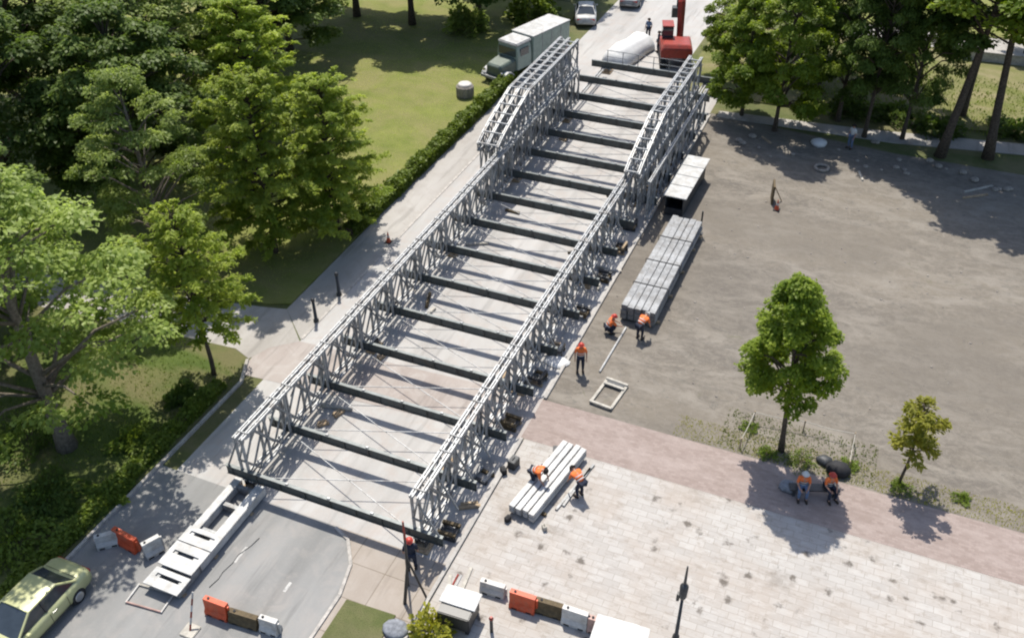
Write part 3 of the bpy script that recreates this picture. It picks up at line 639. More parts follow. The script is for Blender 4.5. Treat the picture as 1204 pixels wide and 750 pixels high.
# ------------------------------------------------------------------ long beams, stacks
def beam_proto(L, w, h, m):
    b = MB(); b.box(-w/2, w/2, 0, L, h-.05, h); b.box(-w/2, -w/2+.035, .002, L-.002, 0, h-.05); b.box(w/2-.035, w/2, .002, L-.002, 0, h-.05); b.box(-w/2+.035, w/2-.035, .01, .05, .0, h-.05)
    return b.mesh('deck_beam', m, bevel=.012)
def stack(px, L, w, h, n, layers, cx, cy, rz, label, cat, group, m, gap=.035, z0=.14):
    me = beam_proto(L, w, h, m); tot = n*(w+gap)
    for j in range(layers):
        for i in range(n):
            o = link('deck_beam', me); lx = -tot/2+(i+.5)*(w+gap)+random.uniform(-.01, .01); ly = random.uniform(-.06, .06)
            o.location = (cx+lx*math.cos(rz)-ly*math.sin(rz), cy+lx*math.sin(rz)+ly*math.cos(rz), z0+j*(h+.012)); o.rotation_euler = (0, 0, rz+random.uniform(-.004, .004))
            tag(o, label if j == layers-1 else label.replace('top layer', 'lower layer'), cat, group)
    return z0+layers*(h+.012)
rz = math.atan2(-(12.0-11.9), 9.3)
zt = stack(0, 9.4, .33, .27, 5, 3, 11.78, 16.9, -.012, 'long galvanised deck beam in the top layer of the strapped stack on the gravel', 'beam', 'deck beams in the strapped stack', M['stack'])
for k, y in enumerate((17.4, 19.8, 22.2, 24.6, 26.0)):
    o = MB().box(-1.05, 1.05, -.07, .07, .004, .14).obj('timber_bearer', M['wood']); o.location = (11.8, y, 0); tag(o, 'timber bearer under the strapped beam stack', 'timber', 'bearers under the beam stack')
for k, y in enumerate((19.1, 21.4, 23.9)):
    b = MB(); w = .95; b.box(-w, w, -.04, .04, zt-.003, zt+.012); b.box(-w-.015, -w, -.04, .04, .16, zt+.01); b.box(w, w+.015, -.04, .04, .16, zt+.01)
    o = b.obj('strap', M['strap']); o.location = (11.82, y, 0); tag(o, ['dark strap round the beam stack, nearest the workers', 'dark strap round the middle of the beam stack', 'dark strap round the far end of the beam stack'][k], 'strap')
zb = stack(0, 4.3, .24, .20, 4, 2, 11.22, 2.95, -.17, 'white steel beam in the top layer of the small pile on the plaza', 'beam', 'beams in the small pile on the plaza', M['white'], .06, .13)
for k, (x, y) in enumerate(((11.35, 3.6), (11.78, 6.4))):
    o = MB().box(-.75, .75, -.06, .06, .008, .13).obj('timber_bearer', M['brown']); o.location = (x, y, 0); o.rotation_euler = (0, 0, -.17); tag(o, ['dark bearer under the near end of the small beam pile', 'dark bearer under the far end of the small beam pile'][k], 'timber')
for k, (x, rzz, L) in enumerate(((12.35, -.2, 3.0), (12.55, -.14, 2.4))):
    o = MB().box(-.05, .05, 0, L, 0, .08).obj('steel_angle', M['galv_web']); o.location = (x, 3.9+.3*k, .01); o.rotation_euler = (0, 0, rzz); tag(o, ['loose grey steel bar lying right of the small beam pile', 'shorter loose grey steel bar lying right of the small beam pile'][k], 'bar')
for k, (px, py, m, s, lab) in enumerate([(657, 536, 'dark_steel', .42, 'dark upright case at the far end of the small beam pile'), (604, 548, 'dark_steel', .4, 'dark tool case beside the bridge, left of the bending worker'), (592, 556, 'black', .26, 'small black case closest to the bridge edge'), (640, 552, 'dark_steel', .24, 'small dark box beside the far end of the beam pile'), (597, 612, 'black', .22, 'black chock at the near-left corner of the beam pile'), (640, 622, 'stain', .2, 'pale offcut at the near end of the beam pile')]):
    p = at(px, py); b = MB(); b.box(-s*.6, s*.6, -s*.42, s*.42, 0, s*1.1); o = thing('tool_case', lab, 'case', (p.x, p.y, .01), .4+k)
    b.obj('body', M[m], o, bevel=.02); MB().bar((-s*.25, 0, s*1.14), (s*.25, 0, s*1.14), .03, .04).obj('handle', M['strap'], o)

# white launching girder with plates, lower left
gd = thing('launching_girder', 'long white steel girder with slotted end plates lying at the near-left end of the bridge', 'girder', (0, 0, .008))
for x0, x1, y0, y1 in ((-.34, -.08, -4.1, .1), (.72, 1.06, -4.1, .1)):
    b = MB(); b.box(x0, x1, y0, y1, .06, .48); b.box(x0-.04, x1+.04, y0+.01, y1-.01, .482, .52); b.obj('box_beam', M['white'], gd, bevel=.015)
for y in (-3.9, -2.6, -1.2, -.2): MB().box(-.078, .718, y-.09, y+.09, .10, .40).obj('cross_tie', M['galv_web'], gd)
for y0, y1 in ((-5.55, -4.75), (-4.68, -3.55), (-3.5, -2.75)):
    b = MB(); z = .535 if y0 > -5.5 else .40
    ys = y0+(y1-y0)*.52
    b.box(-.42, 1.14, y0, ys, z, z+.05); b.box(-.42, 1.14, ys+.16, y1, z, z+.05); b.box(-.42, -.2, ys, ys+.16, z+.002, z+.048); b.box(.92, 1.14, ys, ys+.16, z+.002, z+.048)
    b.obj('slotted_plate', M['white'], gd)
for x0 in (-.3, .8): MB().box(x0, x0+.25, -5.4, -4.15, .05, .39).obj('end_leg', M['galv_web'], gd)
for y in (-5.2, -3.3, -1.0): MB().box(-.45, 1.15, y-.08, y+.08, 0, .055).obj('sleeper', M['wood'], gd)
# red and white frame on the road near the girder
fr = thing('lying_trestle', 'thin red and white metal trestle lying flat at the end of the white girder', 'trestle', (.05, -6.15, .01), R(6))
for a, c, m in (((-.75, -.05, .05), (.75, -.05, .05), 'pinkwhite'), ((-.75, .75, .05), (.75, .75, .05), 'stain'), ((-.75, -.08, .05), (-.75, .78, .05), 'white_pl'), ((.75, -.08, .05), (.75, .78, .05), 'white_pl')):
    MB().tube([a, c], .035, 7).obj('rail', M[m], fr)
pl = thing('warning_pole', 'leaning red and white striped pole on a flat base near the white girder', 'pole', (*at(224, 742).xy, .01))
for k in range(6): MB().tube([(-.02*k, .12*k, .05+.21*k), (-.02*(k+1), .12*(k+1), .05+.21*(k+1))], .035, 8).obj('stripe', M['white_pl' if k % 2 else 'red_paint'], pl)
MB().box(-.28, .28, -.28, .28, 0, .06).obj('base', M['stain'], pl, bevel=.02)

for k, pts_ in enumerate([[(305, 632), (280, 652), (262, 672), (246, 690)]]):
    q = [at(*p_, .03) for p_ in pts_]; q2 = []
    for a_, c_ in zip(q, q[1:]): q2 += [a_, a_.lerp(c_, .5)+Vector((.06*(-1)**k, .05, 0))]
    o = MB().tube([(v_.x, v_.y, .03) for v_ in q2+[q[-1]]], .012, 6).obj('cable', M['blackpaint'], smooth=True); tag(o, ['thin dark cable curving from the bridge end to the white girder', 'longer dark cable lying on the grey road before the barrier row', 'short dark cable end beside the first cross beam shadow'][k], 'cable')
mk = MB()
for px, py, L in ((338, 690, .45), (283, 652, .8)):
    c_ = at(px, py); mk.box(c_.x-.06, c_.x+.06, c_.y-L/2, c_.y+L/2, .0125, .0135)
struct(mk.obj('lane_marking', mat('worn_white_paint', (.36, .355, .34), .8, var=.3, scale=7)))
# ------------------------------------------------------------------ barriers
def barrier_block(x, y, rz, L, m, label, h=.78, group='plastic barrier blocks', tilt=0.0):
    o = thing('barrier_block', label, 'barrier', (x, y, .012), rz, group); b = MB(); D = .21
    prof = [(-D, 0), (D, 0), (D, .16), (.13, .32), (.10, h), (-.10, h), (-.13, .32), (-D, .16)]
    b.loft([[Vector((xx, yy, zz)) for yy, zz in prof] for xx in (-L/2, -L/2+.001, L/2-.001, L/2)]); body = b.obj('body', m, o, bevel=.02)
    for sx in (-1, 1): MB().box(sx*L*.28-.1, sx*L*.28+.1, -.215, .215, .02, .10).obj('forklift_slot', M['black'], o)
    MB().tube([(L/2+.04, 0, .05), (L/2+.04, 0, h-.1)], .045, 8).obj('hinge_lug', m, o); MB().tube([(-L*.3, 0, h-.005), (-L*.3, 0, h+.03)], .05, 8).obj('filler_cap', M['black'], o)
    return o
for px, py, m, L, rz, h, lab in [(580, 696, 'white_pl', .95, .05, .55, 'low white barrier block, left end of the row along the plaza'), (615, 714, 'orange_pl', .98, .03, .8, 'orange-red barrier block second in the row on the plaza'), (646, 720, 'brown', 1.0, .06, .62, 'dark brown barrier board third in the row on the plaza'), (676, 733, 'white_pl', .95, .02, .8, 'white barrier block fourth in the row on the plaza'), (704, 742, 'pinkwhite', .8, .05, .7, 'faded pink barrier block at the right of the row, before the white table'),
        (258, 722, 'orange_pl', .95, .02, .8, 'orange-red barrier block on the grey road, left end of a short row'), (289, 732, 'brown', 1.15, .08, .55, 'dark brown low barrier board on the grey road'), (319, 741, 'white_pl', .7, .06, .7, 'white barrier block on the grey road, right end of a short row'),
        (128, 640, 'white_pl', .8, .75, .62, 'white barrier block by the street kerb, left end of the shaded row'), (151, 641, 'orange_pl', 1.2, -.12, .7, 'red barrier block in the shade by the street kerb'), (182, 650, 'white_pl', .7, 1.1, .78, 'white barrier block in the shade, right end of the row by the kerb')]:
    p = at(px, py); barrier_block(p.x, p.y, rz, L, M[m], lab, h)
# white table at the bottom edge
tb = thing('work_table', 'white folding table at the bottom edge, right of the barrier row', 'table', (16.6, -1.1, .01), .06)
MB().box(-.95, .95, -.95, .6, .74, .79).obj('tabletop', M['white'], tb, bevel=.01)
for sx in (-.85, .85):
    for sy in (-.85, .5): MB().tube([(sx, sy, 0), (sx, sy, .74)], .03, 6).obj('leg', M['dark_steel'], tb)

# ------------------------------------------------------------------ lamp post, posts, bollards, cone
lp = thing('lamp_post', 'black lamp post with slim lantern at the bottom edge of the plaza', 'lamp post', (18.35, .0, .01))
MB().tube([(0, 0, 0), (0, 0, .25), (0, 0, .3), (0, 0, 2.4)], [.14, .12, .07, .05], 12).obj('pole', M['blackpaint'], lp, True)
MB().tube([(0, 0, 2.35), (0, 0, 2.5), (0, 0, 3.05), (0, 0, 3.2)], [.06, .13, .15, .05], 10).obj('lantern', M['dark_steel'], lp, True)
MB().tube([(0, 0, 3.18), (0, 0, 4.1)], [.055, .03], 8).obj('finial', M['blackpaint'], lp)
MB().box(-.2, -.1, -.08, .08, 2.25, 2.6).obj('control_box', M['blackpaint'], lp, bevel=.01)
sp = thing('survey_pole', 'tall dark tripod-like pole with red top standing at the near-right end of the bridge', 'pole', (8.9, -2.35, .012))
MB().tube([(-.1, 0, 0), (.0, .3, 1.8), (0, .35, 3.3)], [.07, .06, .045], 8).obj('main_pole', M['blackpaint'], sp)
MB().tube([(.55, .5, 0), (.05, .3, 2.2)], [.045, .04], 8).obj('leg', M['blackpaint'], sp); MB().tube([(-.35, .75, 0), (-.02, .3, 2.2)], [.045, .04], 8).obj('leg', M['blackpaint'], sp)
MB().tube([(0, .35, 3.28), (0, .35, 4.2)], [.05, .035], 8).obj('red_top', M['red_paint'], sp)
o = MB(); o.loft([[Vector((r*math.cos(a)*1.2, r*math.sin(a), z)) for a in [k*math.pi/5 for k in range(10)]] for r, z in ((.4, 0), (.42, .08), (.36, .16), (.2, .2))]); o = o.obj('bulk_bag', M['greycloth'], smooth=True, bevel=0); o.location = (9.05, -3.5, .06); tag(o, 'flat grey sack at the bottom edge beside the dark tripod pole', 'bag')
for k, (px, py, h, lab) in enumerate([(372, 378, 1.45, 'black bollard on the footpath, nearer of the pair at the path opening'), (399, 347, 1.45, 'black bollard on the footpath, farther of the pair at the path opening')]):
    p = at(px, py); o = thing('bollard', lab, 'bollard', (p.x, p.y, .02), 0, 'bollards at the park path')
    MB().tube([(0, 0, 0), (0, 0, .12), (0, 0, .16), (0, 0, h-.18)], [.15, .14, .09, .075], 12).obj('post', M['blackpaint'], o, True)
    MB().tube([(0, 0, h-.18), (0, 0, h-.12), (0, 0, h-.04), (0, 0, h)], [.10, .11, .09, .02], 12).obj('cap', M['blackpaint'], o, True)
def cone(px, py, lab, s=1.0):
    p = at(px, py); o = thing('traffic_cone', lab, 'cone', (p.x, p.y, .02)); MB().box(-.19*s, .19*s, -.19*s, .19*s, 0, .04).obj('base', M['black'], o)
    MB().tube([(0, 0, .04), (0, 0, .32*s)], [.14*s, .085*s], 12).obj('body', M['orange_pl'], o); MB().tube([(0, 0, .322*s), (0, 0, .46*s)], [.083*s, .055*s], 12).obj('band', M['white_pl'], o); MB().tube([(0, 0, .462*s), (0, 0, .68*s)], [.053*s, .02*s], 12).obj('tip', M['orange_pl'], o)
cone(457, 285, 'small orange cone on the footpath halfway along the bridge'); cone(913, 247, 'orange cone on the gravel at the edge of the tree shade')
bl = thing('short_post', 'short dark post on the plaza in front of the barrier row', 'post', (*at(578, 742).xy, .01)); MB().tube([(0, 0, 0), (0, 0, .75)], [.07, .06], 8).obj('post', M['blackpaint'], bl); MB().tube([(0, 0, .75), (0, 0, .85)], [.09, .05], 8).obj('cap', M['red_paint'], bl)
# generator cart with white lid at the bottom edge
gc = thing('generator', 'black generator cart with a white lid at the bottom edge beside the plaza kerb', 'generator', (10.95, -2.2, .01), .05)
MB().box(-.6, .6, -.55, .5, .22, .95).obj('body', M['blackpaint'], gc, bevel=.03); MB().box(-.68, .68, -.15, .62, .955, 1.02).obj('lid', M['white'], gc, bevel=.01)
for sx in (-.5, .5):
    for sy in (-.4, .4): MB().tube([(sx-.05, sy, .16), (sx+.05, sy, .16)], .16, 12).obj('wheel', M['black'], gc)
for x, m in ((-.75, 'red_paint'), (-.62, 'white_pl')): MB().bar((x, -.2, .3), (x+.25, 1.2, .9), .06, .06).obj('handle', M[m], gc)
for k, (px, py) in enumerate(((545, 690), (528, 700))):
    p = at(px, py); o = MB().box(-.06, .06, -.9, .9, 0, .06).obj('plank', M['stain']); o.location = (p.x, p.y, .01); o.rotation_euler = (0, 0, .1+.3*k); tag(o, ['pale plank lying right of the plaza kerb', 'pale plank beside the generator lid'][k], 'plank')

# ------------------------------------------------------------------ lot objects
tbx = thing('open_container', 'dark site box with white lid sheet standing against the far right side of the bridge', 'container', (10.75, 30.4, .01), -.02)
b = MB(); b.box(-.55, .55, -2.6, 2.6, 0, .08); b.box(-.55, -.5, -2.6, 2.6, .08, 1.3); b.box(.5, .55, -2.6, 2.6, .08, 1.3); b.box(-.5, .5, -2.6, -2.55, .08, .5); b.box(-.5, .5, 2.55, 2.6, .08, 1.3); b.obj('shell', M['dark_steel'], tbx)
MB().box(-.68, .72, -2.75, 2.7, 1.305, 1.37).obj('lid', M['white'], tbx, bevel=.01)
for y in (-1.3, 0, 1.3): MB().box(-.66, .70, y-.03, y+.03, 1.371, 1.40).obj('lid_rib', M['galv'], tbx)
o = thing('marker_post', 'thin dark post beside the far end of the strapped beam stack', 'post', (*at(823, 275).xy, .01)); MB().tube([(0, 0, 0), (0, 0, 1.5)], .05, 8).obj('post', M['blackpaint'], o); MB().box(-.15, .15, -.15, .15, 0, .04).obj('foot', M['dark_steel'], o)
pf = thing('timber_crib', 'white rectangular timber crib lying on the gravel near the standing worker', 'frame', (12.15, 11.3, .01), -.12)
for a, c in (((-.5, -.9, .06), (-.5, .9, .06)), ((.5, -.9, .06), (.5, .9, .06)), ((-.55, -.9, .13), (.55, -.9, .13)), ((-.55, .9, .13), (.55, .9, .13)), ((-.5, .55, .13), (.5, .55, .13))): MB().bar(a, c, .13, .07).obj('rail', M['stain'], pf)
MB().box(-.42, .42, .62, .82, .02, .14).obj('dark_block', M['dark_steel'], pf)
a = at(705, 438); c = at(736, 386)
o = MB().tube([(0, 0, 0), (c.x-a.x, c.y-a.y, 0)], .05, 8).obj('pole', M['white']); o.location = (a.x, a.y, .06); tag(o, 'white pole lying on the gravel between the frame and the beam stack', 'pole')
o = MB(); o.loft([[Vector((r*math.cos(k*math.pi/6)*(1+.15*math.sin(k*2.1)), .75*r*math.sin(k*math.pi/6), z)) for k in range(12)] for r, z in ((.6, 0), (.62, .05), (.5, .12))]); o = o.obj('tarp_heap', M['tarp']); p = at(655, 426); o.location = (p.x, p.y, .01); tag(o, 'crumpled white tarp against the right side of the bridge near the standing worker', 'tarp')
# roped-off patch round the maple
rp = thing('rope_fence', 'thin low rope fence around the foot of the maple', 'fence', (0, 0, .004)); Q = [(18.45, 10.2), (18.65, 12.1), (20.8, 12.35), (22.9, 12.4), (22.9, 10.6)]
for x, y in Q: MB().tube([(x, y, 0), (x, y, .62)], .03, 6).obj('post', M['wood'], rp)
for (x0, y0), (x1, y1) in zip(Q, Q[1:]): MB().tube([(x0, y0, .56), ((x0+x1)/2, (y0+y1)/2, .48), (x1, y1, .56)], .018, 5).obj('rope', M['stain'], rp)
def lump(name, x, y, r, h, m, lab, cat, seed=1, z=.01):
    g = np.random.default_rng(seed); b = MB(); n = 12
    b.loft([[Vector((rr*r*math.cos(k*2*math.pi/n)*(1+.12*math.sin(k*1.7+seed)), rr*r*.8*math.sin(k*2*math.pi/n)*(1+.1*math.cos(k*2.3+seed)), zz*h)) for k in range(n)] for rr, zz in ((.85, 0), (1, .3), (.92, .65), (.55, .92), (.2, 1))])
    o = b.obj(name, m, smooth=True); o.location = (x, y, z); return tag(o, lab, cat)
lump('rubbish_bag', 22.55, 10.4, .5, .5, M['black'], 'black rubbish bag on the weeds right of the maple', 'bag', 3); lump('bundle', 21.95, 10.75, .36, .3, M['dark_steel'], 'dark grey bundle beside the black bag', 'bag', 4)
lump('rubble_sack', 17.35, 40.3, .55, .45, M['tarp'], 'white rubbish sack under the trees at the edge of the lot', 'bag', 5)
# rubble and debris in the tree shade
random.seed(9)
for i in range(30):
    x = random.uniform(10.5, 31); y = random.uniform(37.4, 41.6)+(.8 if x > 20 else 0); r = random.uniform(.1, .3)
    lump('rubble_stone', x, y, r, r*.9, M['stone'], 'pale lump of rubble in the shade along the far edge of the gravel lot', 'stone', i)['group'] = 'rubble along the far lot edge'
for i in range(4):
    x = random.uniform(12, 31); y = random.uniform(35, 41); L = random.uniform(1, 2.6); o = MB().box(-L/2, L/2, -.06, .06, 0, .09).obj('plank', M['stain'] if i % 2 else M['wood']); o.location = (x, y, .01); o.rotation_euler = (0, 0, random.uniform(0, 3)); tag(o, 'loose plank lying in the tree shade on the gravel lot', 'plank', 'planks in the tree shade')
random.seed(12); LS = MB()
for i in range(160):
    x = random.uniform(10, 32); y = random.uniform(12.5, 36); r = random.uniform(.02, .08)
    q = [(x+r*math.cos(k*1.05+i)*(1+.2*math.sin(k*i)), y+r*.8*math.sin(k*1.05+i)) for k in range(6)]
    LS.add([(a, c, .004) for a, c in q]+[(x+(a-x)*.6, y+(c-y)*.6, .004+r*.6) for a, c in q], [tuple(range(6, 12))]+[(k, (k+1) % 6, 6+(k+1) % 6, 6+k) for k in range(6)])
LS.obj('loose_stones', M['stone'])['kind'] = 'stuff'
rn = thing('tyre', 'pale ring-shaped old tyre lying in the shade near the white sack', 'tyre', (*at(966, 199).xy, .1)); b = MB(); b.tube([(.42*math.cos(k*math.pi/8), .42*math.sin(k*math.pi/8), 0) for k in range(17)], .1, 8, cap=False); b.obj('tread', M['stone'], rn, True)
sg = thing('leaning_board', 'dark board propped upright in the tree shade behind the orange cone', 'board', (*at(907, 236).xy, .01), .2); MB().box(-.06, .06, -.5, .5, 0, 1.2).obj('panel', M['brown'], sg, bevel=.01); MB().bar((.05, 0, 1.0), (.6, 0, .02), .06, .06).obj('prop', M['wood'], sg)

# ------------------------------------------------------------------ car
def wheel(parent, x, y, z, r, w):
    t = link('wheel', MB().tube([(-w/2, 0, 0), (-w/2+.03, 0, 0), (w/2-.03, 0, 0), (w/2, 0, 0)], [r*.86, r, r, r*.86], 20).mesh('tyre', M['black'], True), parent, (x, y, z))
    for sx in (-1, 1): link('rim', MB().tube([(sx*(w/2-.01), 0, 0), (sx*(w/2+.012), 0, 0)], [r*.64, r*.58], 14).mesh('rim', M['chrome']), t)
def sedan(x, y, rz, label):
    o = thing('parked_car', label, 'car', (x, y, .01), rz)
    def sec(yy, w, zt, zb=.24): return [Vector((sx*a, yy, z)) for sx, a, z in ((-1, w*.9, zb), (-1, w, zb+.14), (-1, w*1.0, zt-.22), (-1, w*.95, zt-.06), (-1, w*.78, zt), (0, 0, zt+.025), (1, w*.78, zt), (1, w*.95, zt-.06), (1, w, zt-.22), (1, w, zb+.14), (1, w*.9, zb))]
    st = [(-2.32, .66, .74, .42), (-2.24, .80, .86, .3), (-2.05, .87, .94, .26), (-1.4, .905, .98, .24), (-.6, .915, .96, .22), (.4, .915, .94, .22), (1.0, .905, .93, .24), (1.6, .88, .84, .26), (2.05, .82, .75, .28), (2.25, .72, .66, .34), (2.32, .6, .58, .42)]
    b = MB(); b.loft([sec(*s) for s in st]); b.obj('body', M['car'], o, True)
    B0 = [(-.80, -1.62, .955), (.80, -1.62, .955), (.80, 1.12, .93), (-.80, 1.12, .93)]; B1 = [(-.61, -.98, 1.40), (.61, -.98, 1.40), (.63, .28, 1.42), (-.63, .28, 1.42)]
    B0 = [Vector(v) for v in B0]; B1 = [Vector(v) for v in B1]; nm = ['rear_window', 'side_window', 'windscreen', 'side_window']
    for i in range(4):
        j = (i+1) % 4; q = [B0[i], B0[j], B1[j], B1[i]]; cn = sum(q, Vector())/4; m = MB(); m.add([cn+(v-cn)*.97 for v in q], [(0, 1, 2, 3)]); m.obj(nm[i], M['glass'], o)
        MB().bar(B0[i], B1[i], .07, .06).obj('pillar', M['car'], o)
        MB().bar(B1[i], B1[j], .05, .05).obj('roof_rail', M['car'], o)
    for sx in (-1, 1): MB().bar((sx*.815, -.2, .94), (sx*.64, -.2, 1.40), .08, .04).obj('door_pillar', M['blackpaint'], o)
    r = MB(); r.loft([[Vector((xx, yy, 1.415+zz)) for xx, zz in ((-.63*k, 0), (-.4*k, .045), (0, .06), (.4*k, .045), (.63*k, 0))] for yy, k in ((-1.0, .97), (-.7, 1), (.1, 1), (.3, .99))], closed=False, cap=False); r.obj('roof', M['car'], o, True)
    for sx in (-1, 1):
        for yy in (-1.42, 1.42): wheel(o, sx*.83, yy, .32, .32, .2)
        MB().box(sx*.55-.2, sx*.55+.2, -2.31, -2.22, .66, .80).obj('tail_light', M['lamp_red'], o, bevel=.02); MB().box(sx*.58-.16, sx*.58+.16, 2.16, 2.27, .54, .66).obj('headlight', M['chrome'], o, bevel=.02)
        MB().box(sx*.98-.08, sx*.98+.08, .72, .86, .92, 1.04).obj('mirror', M['car'], o, bevel=.02)
        MB().bar((sx*.925, -.5, .78), (sx*.925, -.3, .78), .02, .03).obj('door_handle', M['chrome'], o)
    for sx in (-1, 1):
        for yy in (-1.0, -.2, .82): MB().bar((sx*.919, yy, .34), (sx*.921, yy, .86), .012, .012).obj('door_seam', M['blackpaint'], o)
        MB().bar((sx*.925, -1.0, .36), (sx*.925, .82, .36), .02, .05).obj('sill_trim', M['blackpaint'], o)
    MB().bar((-.72, -1.70, .99), (.72, -1.70, .99), .012, .012).obj('boot_seam', M['blackpaint'], o)
    MB().box(-.62, .62, -2.37, -2.26, .40, .56).obj('bumper', M['car'], o, bevel=.03); MB().box(-.62, .62, 2.24, 2.36, .34, .50).obj('bumper', M['car'], o, bevel=.03)
    MB().box(-.26, .26, -2.375, -2.368, .42, .53).obj('number_plate', M['white_pl'], o)
    return o
for k_, a_, r_ in (('white', .5, (.26, .24, .21)), ('white_pl', .6, (.24, .21, .18)), ('orange_pl', .6, (.30, .12, .07)), ('transom', .6, (.075, .06, .05)), ('stack', .6, (.12, .11, .10)), ('car', .25, (.30, .29, .2)), ('red_paint', .5, (.12, .05, .04))): wear(M[k_], r_, a_, 2.6)
sedan(-3.15, -8.3, math.pi, 'pale yellow-green sedan parked at the kerb in the lower-left corner')
c2 = sedan(-5.1, 57.0, R(20), 'small white car parked at the far left side of the street at the top edge')
for ch in c2.children:
    if ch.name.split('.')[0] in ('body', 'pillar', 'roof', 'roof_rail', 'bumper', 'mirror'):
        ch.data = ch.data.copy(); ch.data.materials[0] = M['white']

# ------------------------------------------------------------------ truck
ang = math.atan2(-(-4.6+6.9), (49.6-42.2)); tk = thing('truck', 'green and white bonneted truck parked beside the far-left end of the bridge', 'truck', (-5.75, 45.0, .02), ang); tk.scale = (.88, .88, .86)
# local -Y is the front
MB().box(-.42, .42, -4.2, 4.4, .55, .85).obj('chassis', M['dark_steel'], tk)
b = MB(); b.loft([[Vector((x, y, z)) for x, z in ((-w, .75), (-w, zt-.2), (-w*.8, zt), (w*.8, zt), (w, zt-.2), (w, .75))] for y, w, zt in ((-4.5, .72, 1.65), (-4.3, .85, 1.8), (-3.2, .95, 1.95), (-2.6, 1.0, 2.0))]); b.obj('bonnet', M['truck_green'], tk, bevel=.04)
for sx in (-1, 1):
    b = MB(); b.loft([[Vector((sx*1.05+dx, y, z)) for dx, z in ((-.26, z0), (-.24, z0+.12), (.24, z0+.12), (.26, z0))] for y, z0 in ((-4.55, .75), (-4.3, 1.0), (-3.9, 1.12), (-3.5, 1.0), (-3.2, .7))]); b.obj('mudguard', M['white'], tk)
    MB().tube([(sx*.98, -4.62, 1.2), (sx*.98, -4.5, 1.2)], .13, 10).obj('headlight', M['chrome'], tk)
    for y in (-3.85, 2.4, 3.6): wheel(tk, sx*1.0, y, .52, .52, .34)
b = MB(); b.loft([[Vector((x, y, z)) for x, z in ((-1.15, .9), (-1.15, 2.2), (-1.02, 3.0), (1.02, 3.0), (1.15, 2.2), (1.15, .9))] for y in (-2.6, -.7)]); b.obj('cab', M['truck_pale'], tk, bevel=.05)
MB().box(-.95, .95, -2.66, -2.61, 2.12, 2.82).obj('windscreen', M['glass'], tk)
for sx in (-1, 1): MB().box(sx*1.10-.06, sx*1.10+.06, -2.2, -1.1, 2.1, 2.75).obj('side_window', M['glass'], tk)
MB().box(-1.06, 1.06, -2.65, -.6, 3.0, 3.3).obj('roof', M['white'], tk, bevel=.08)
MB().box(-1.22, 1.22, -.55, 4.6, .95, 3.35).obj('cargo_box', M['truck_pale'], tk, bevel=.03); MB().box(-1.25, 1.25, -.58, 4.63, 3.355, 3.45).obj('box_roof', M['white'], tk, bevel=.02)
for sx in (-1, 1):
    for y in (.7, 2.0, 3.3): MB().box(sx*1.225-.015, sx*1.225+.015, y-.03, y+.03, 1.0, 3.3).obj('panel_rib', M['galv'], tk)
MB().box(-1.15, 1.15, -4.85, -4.65, .6, .85).obj('bumper', M['galv_web'], tk, bevel=.02)
# concrete planter drum on the lawn
dr = thing('utility_box', 'small grey rounded utility box alone on the sunny lawn', 'utility box', (*at(547, 113, .1).xy, .11), .4)
MB().tube([(0, 0, 0), (0, 0, .1), (0, 0, .75), (0, 0, .92)], [.62, .66, .66, .5], 14).obj('body', M['stone'], dr, bevel=0); MB().tube([(0, 0, .92), (0, 0, .98)], [.52, .46], 14).obj('lid', M['white_pl'], dr)

# ------------------------------------------------------------------ excavator and far street clutter
ex = thing('excavator', 'red excavator with raised boom on the street behind the far end of the bridge', 'excavator', (4.6, 50.6, .01), R(18))
for sx in (-1, 1):
    b = MB(); pr = [(-1.6, .25), (-1.35, .02), (1.35, .02), (1.6, .25), (1.6, .5), (1.35, .72), (-1.35, .72), (-1.6, .5)]
    b.loft([[Vector((sx*.95+dx, y, z)) for y, z in pr] for dx in (-.25, .25)]); b.obj('track', M['black'], ex)
MB().tube([(0, 0, .6), (0, 0, .95)], .6, 16).obj('turntable', M['dark_steel'], ex)
b = MB(); b.loft([[Vector((x, y, z)) for x, z in ((-1.2, .95), (-1.2, 1.6), (-1.0, zt), (1.0, zt), (1.2, 1.6), (1.2, .95))] for y, zt in ((-1.75, 1.7), (-1.5, 1.95), (.3, 1.9), (1.3, 1.6))]); b.obj('house', M['red_paint'], ex, bevel=.05)
MB().box(-1.1, -.25, .0, 1.35, 1.62, 2.75).obj('cab', M['glass'], ex, bevel=.06); MB().box(-1.12, -.23, -.02, 1.37, 2.755, 2.85).obj('cab_roof', M['red_paint'], ex, bevel=.03)
MB().tube([(.35, 1.0, 1.5), (.35, 2.1, 4.0), (.35, 3.6, 5.6)], [.26, .3, .2], 4).obj('boom', M['red_paint'], ex)
MB().tube([(.35, 3.5, 5.75), (.35, 5.0, 3.6), (.35, 5.3, 2.6)], [.2, .18, .12], 4).obj('stick', M['dark_steel'], ex)
b = MB(); b.loft([[Vector((.35+dx, y, z)) for y, z in ((4.8, 2.6), (5.5, 2.6), (5.7, 2.0), (5.4, 1.6), (4.9, 1.8))] for dx in (-.45, .45)]); b.obj('bucket', M['dark_steel'], ex)
tp = thing('tarp_covered_pallets', 'white tarpaulin-covered heap on the street just beyond the last cross beam', 'tarp', (.9, 50.2, .01), R(-12))
b = MB(); b.loft([[Vector((x*w, y, z*h)) for x, z in ((-1.15, 0), (-1.05, .55), (-.7, .95), (.1, 1.0), (.8, .85), (1.1, .4), (1.2, 0))] for y, w, h in ((-2.6, .8, .5), (-2.2, 1, 1.15), (-.6, 1.05, 1.35), (1.0, .95, 1.2), (2.4, 1, 1.3), (2.8, .85, .6))]); b.obj('cover', M['tarp'], tp, smooth=True, bevel=.12)
MB().box(-.9, .9, -2.0, 2.0, .0, .14).obj('pallet', M['wood'], tp)
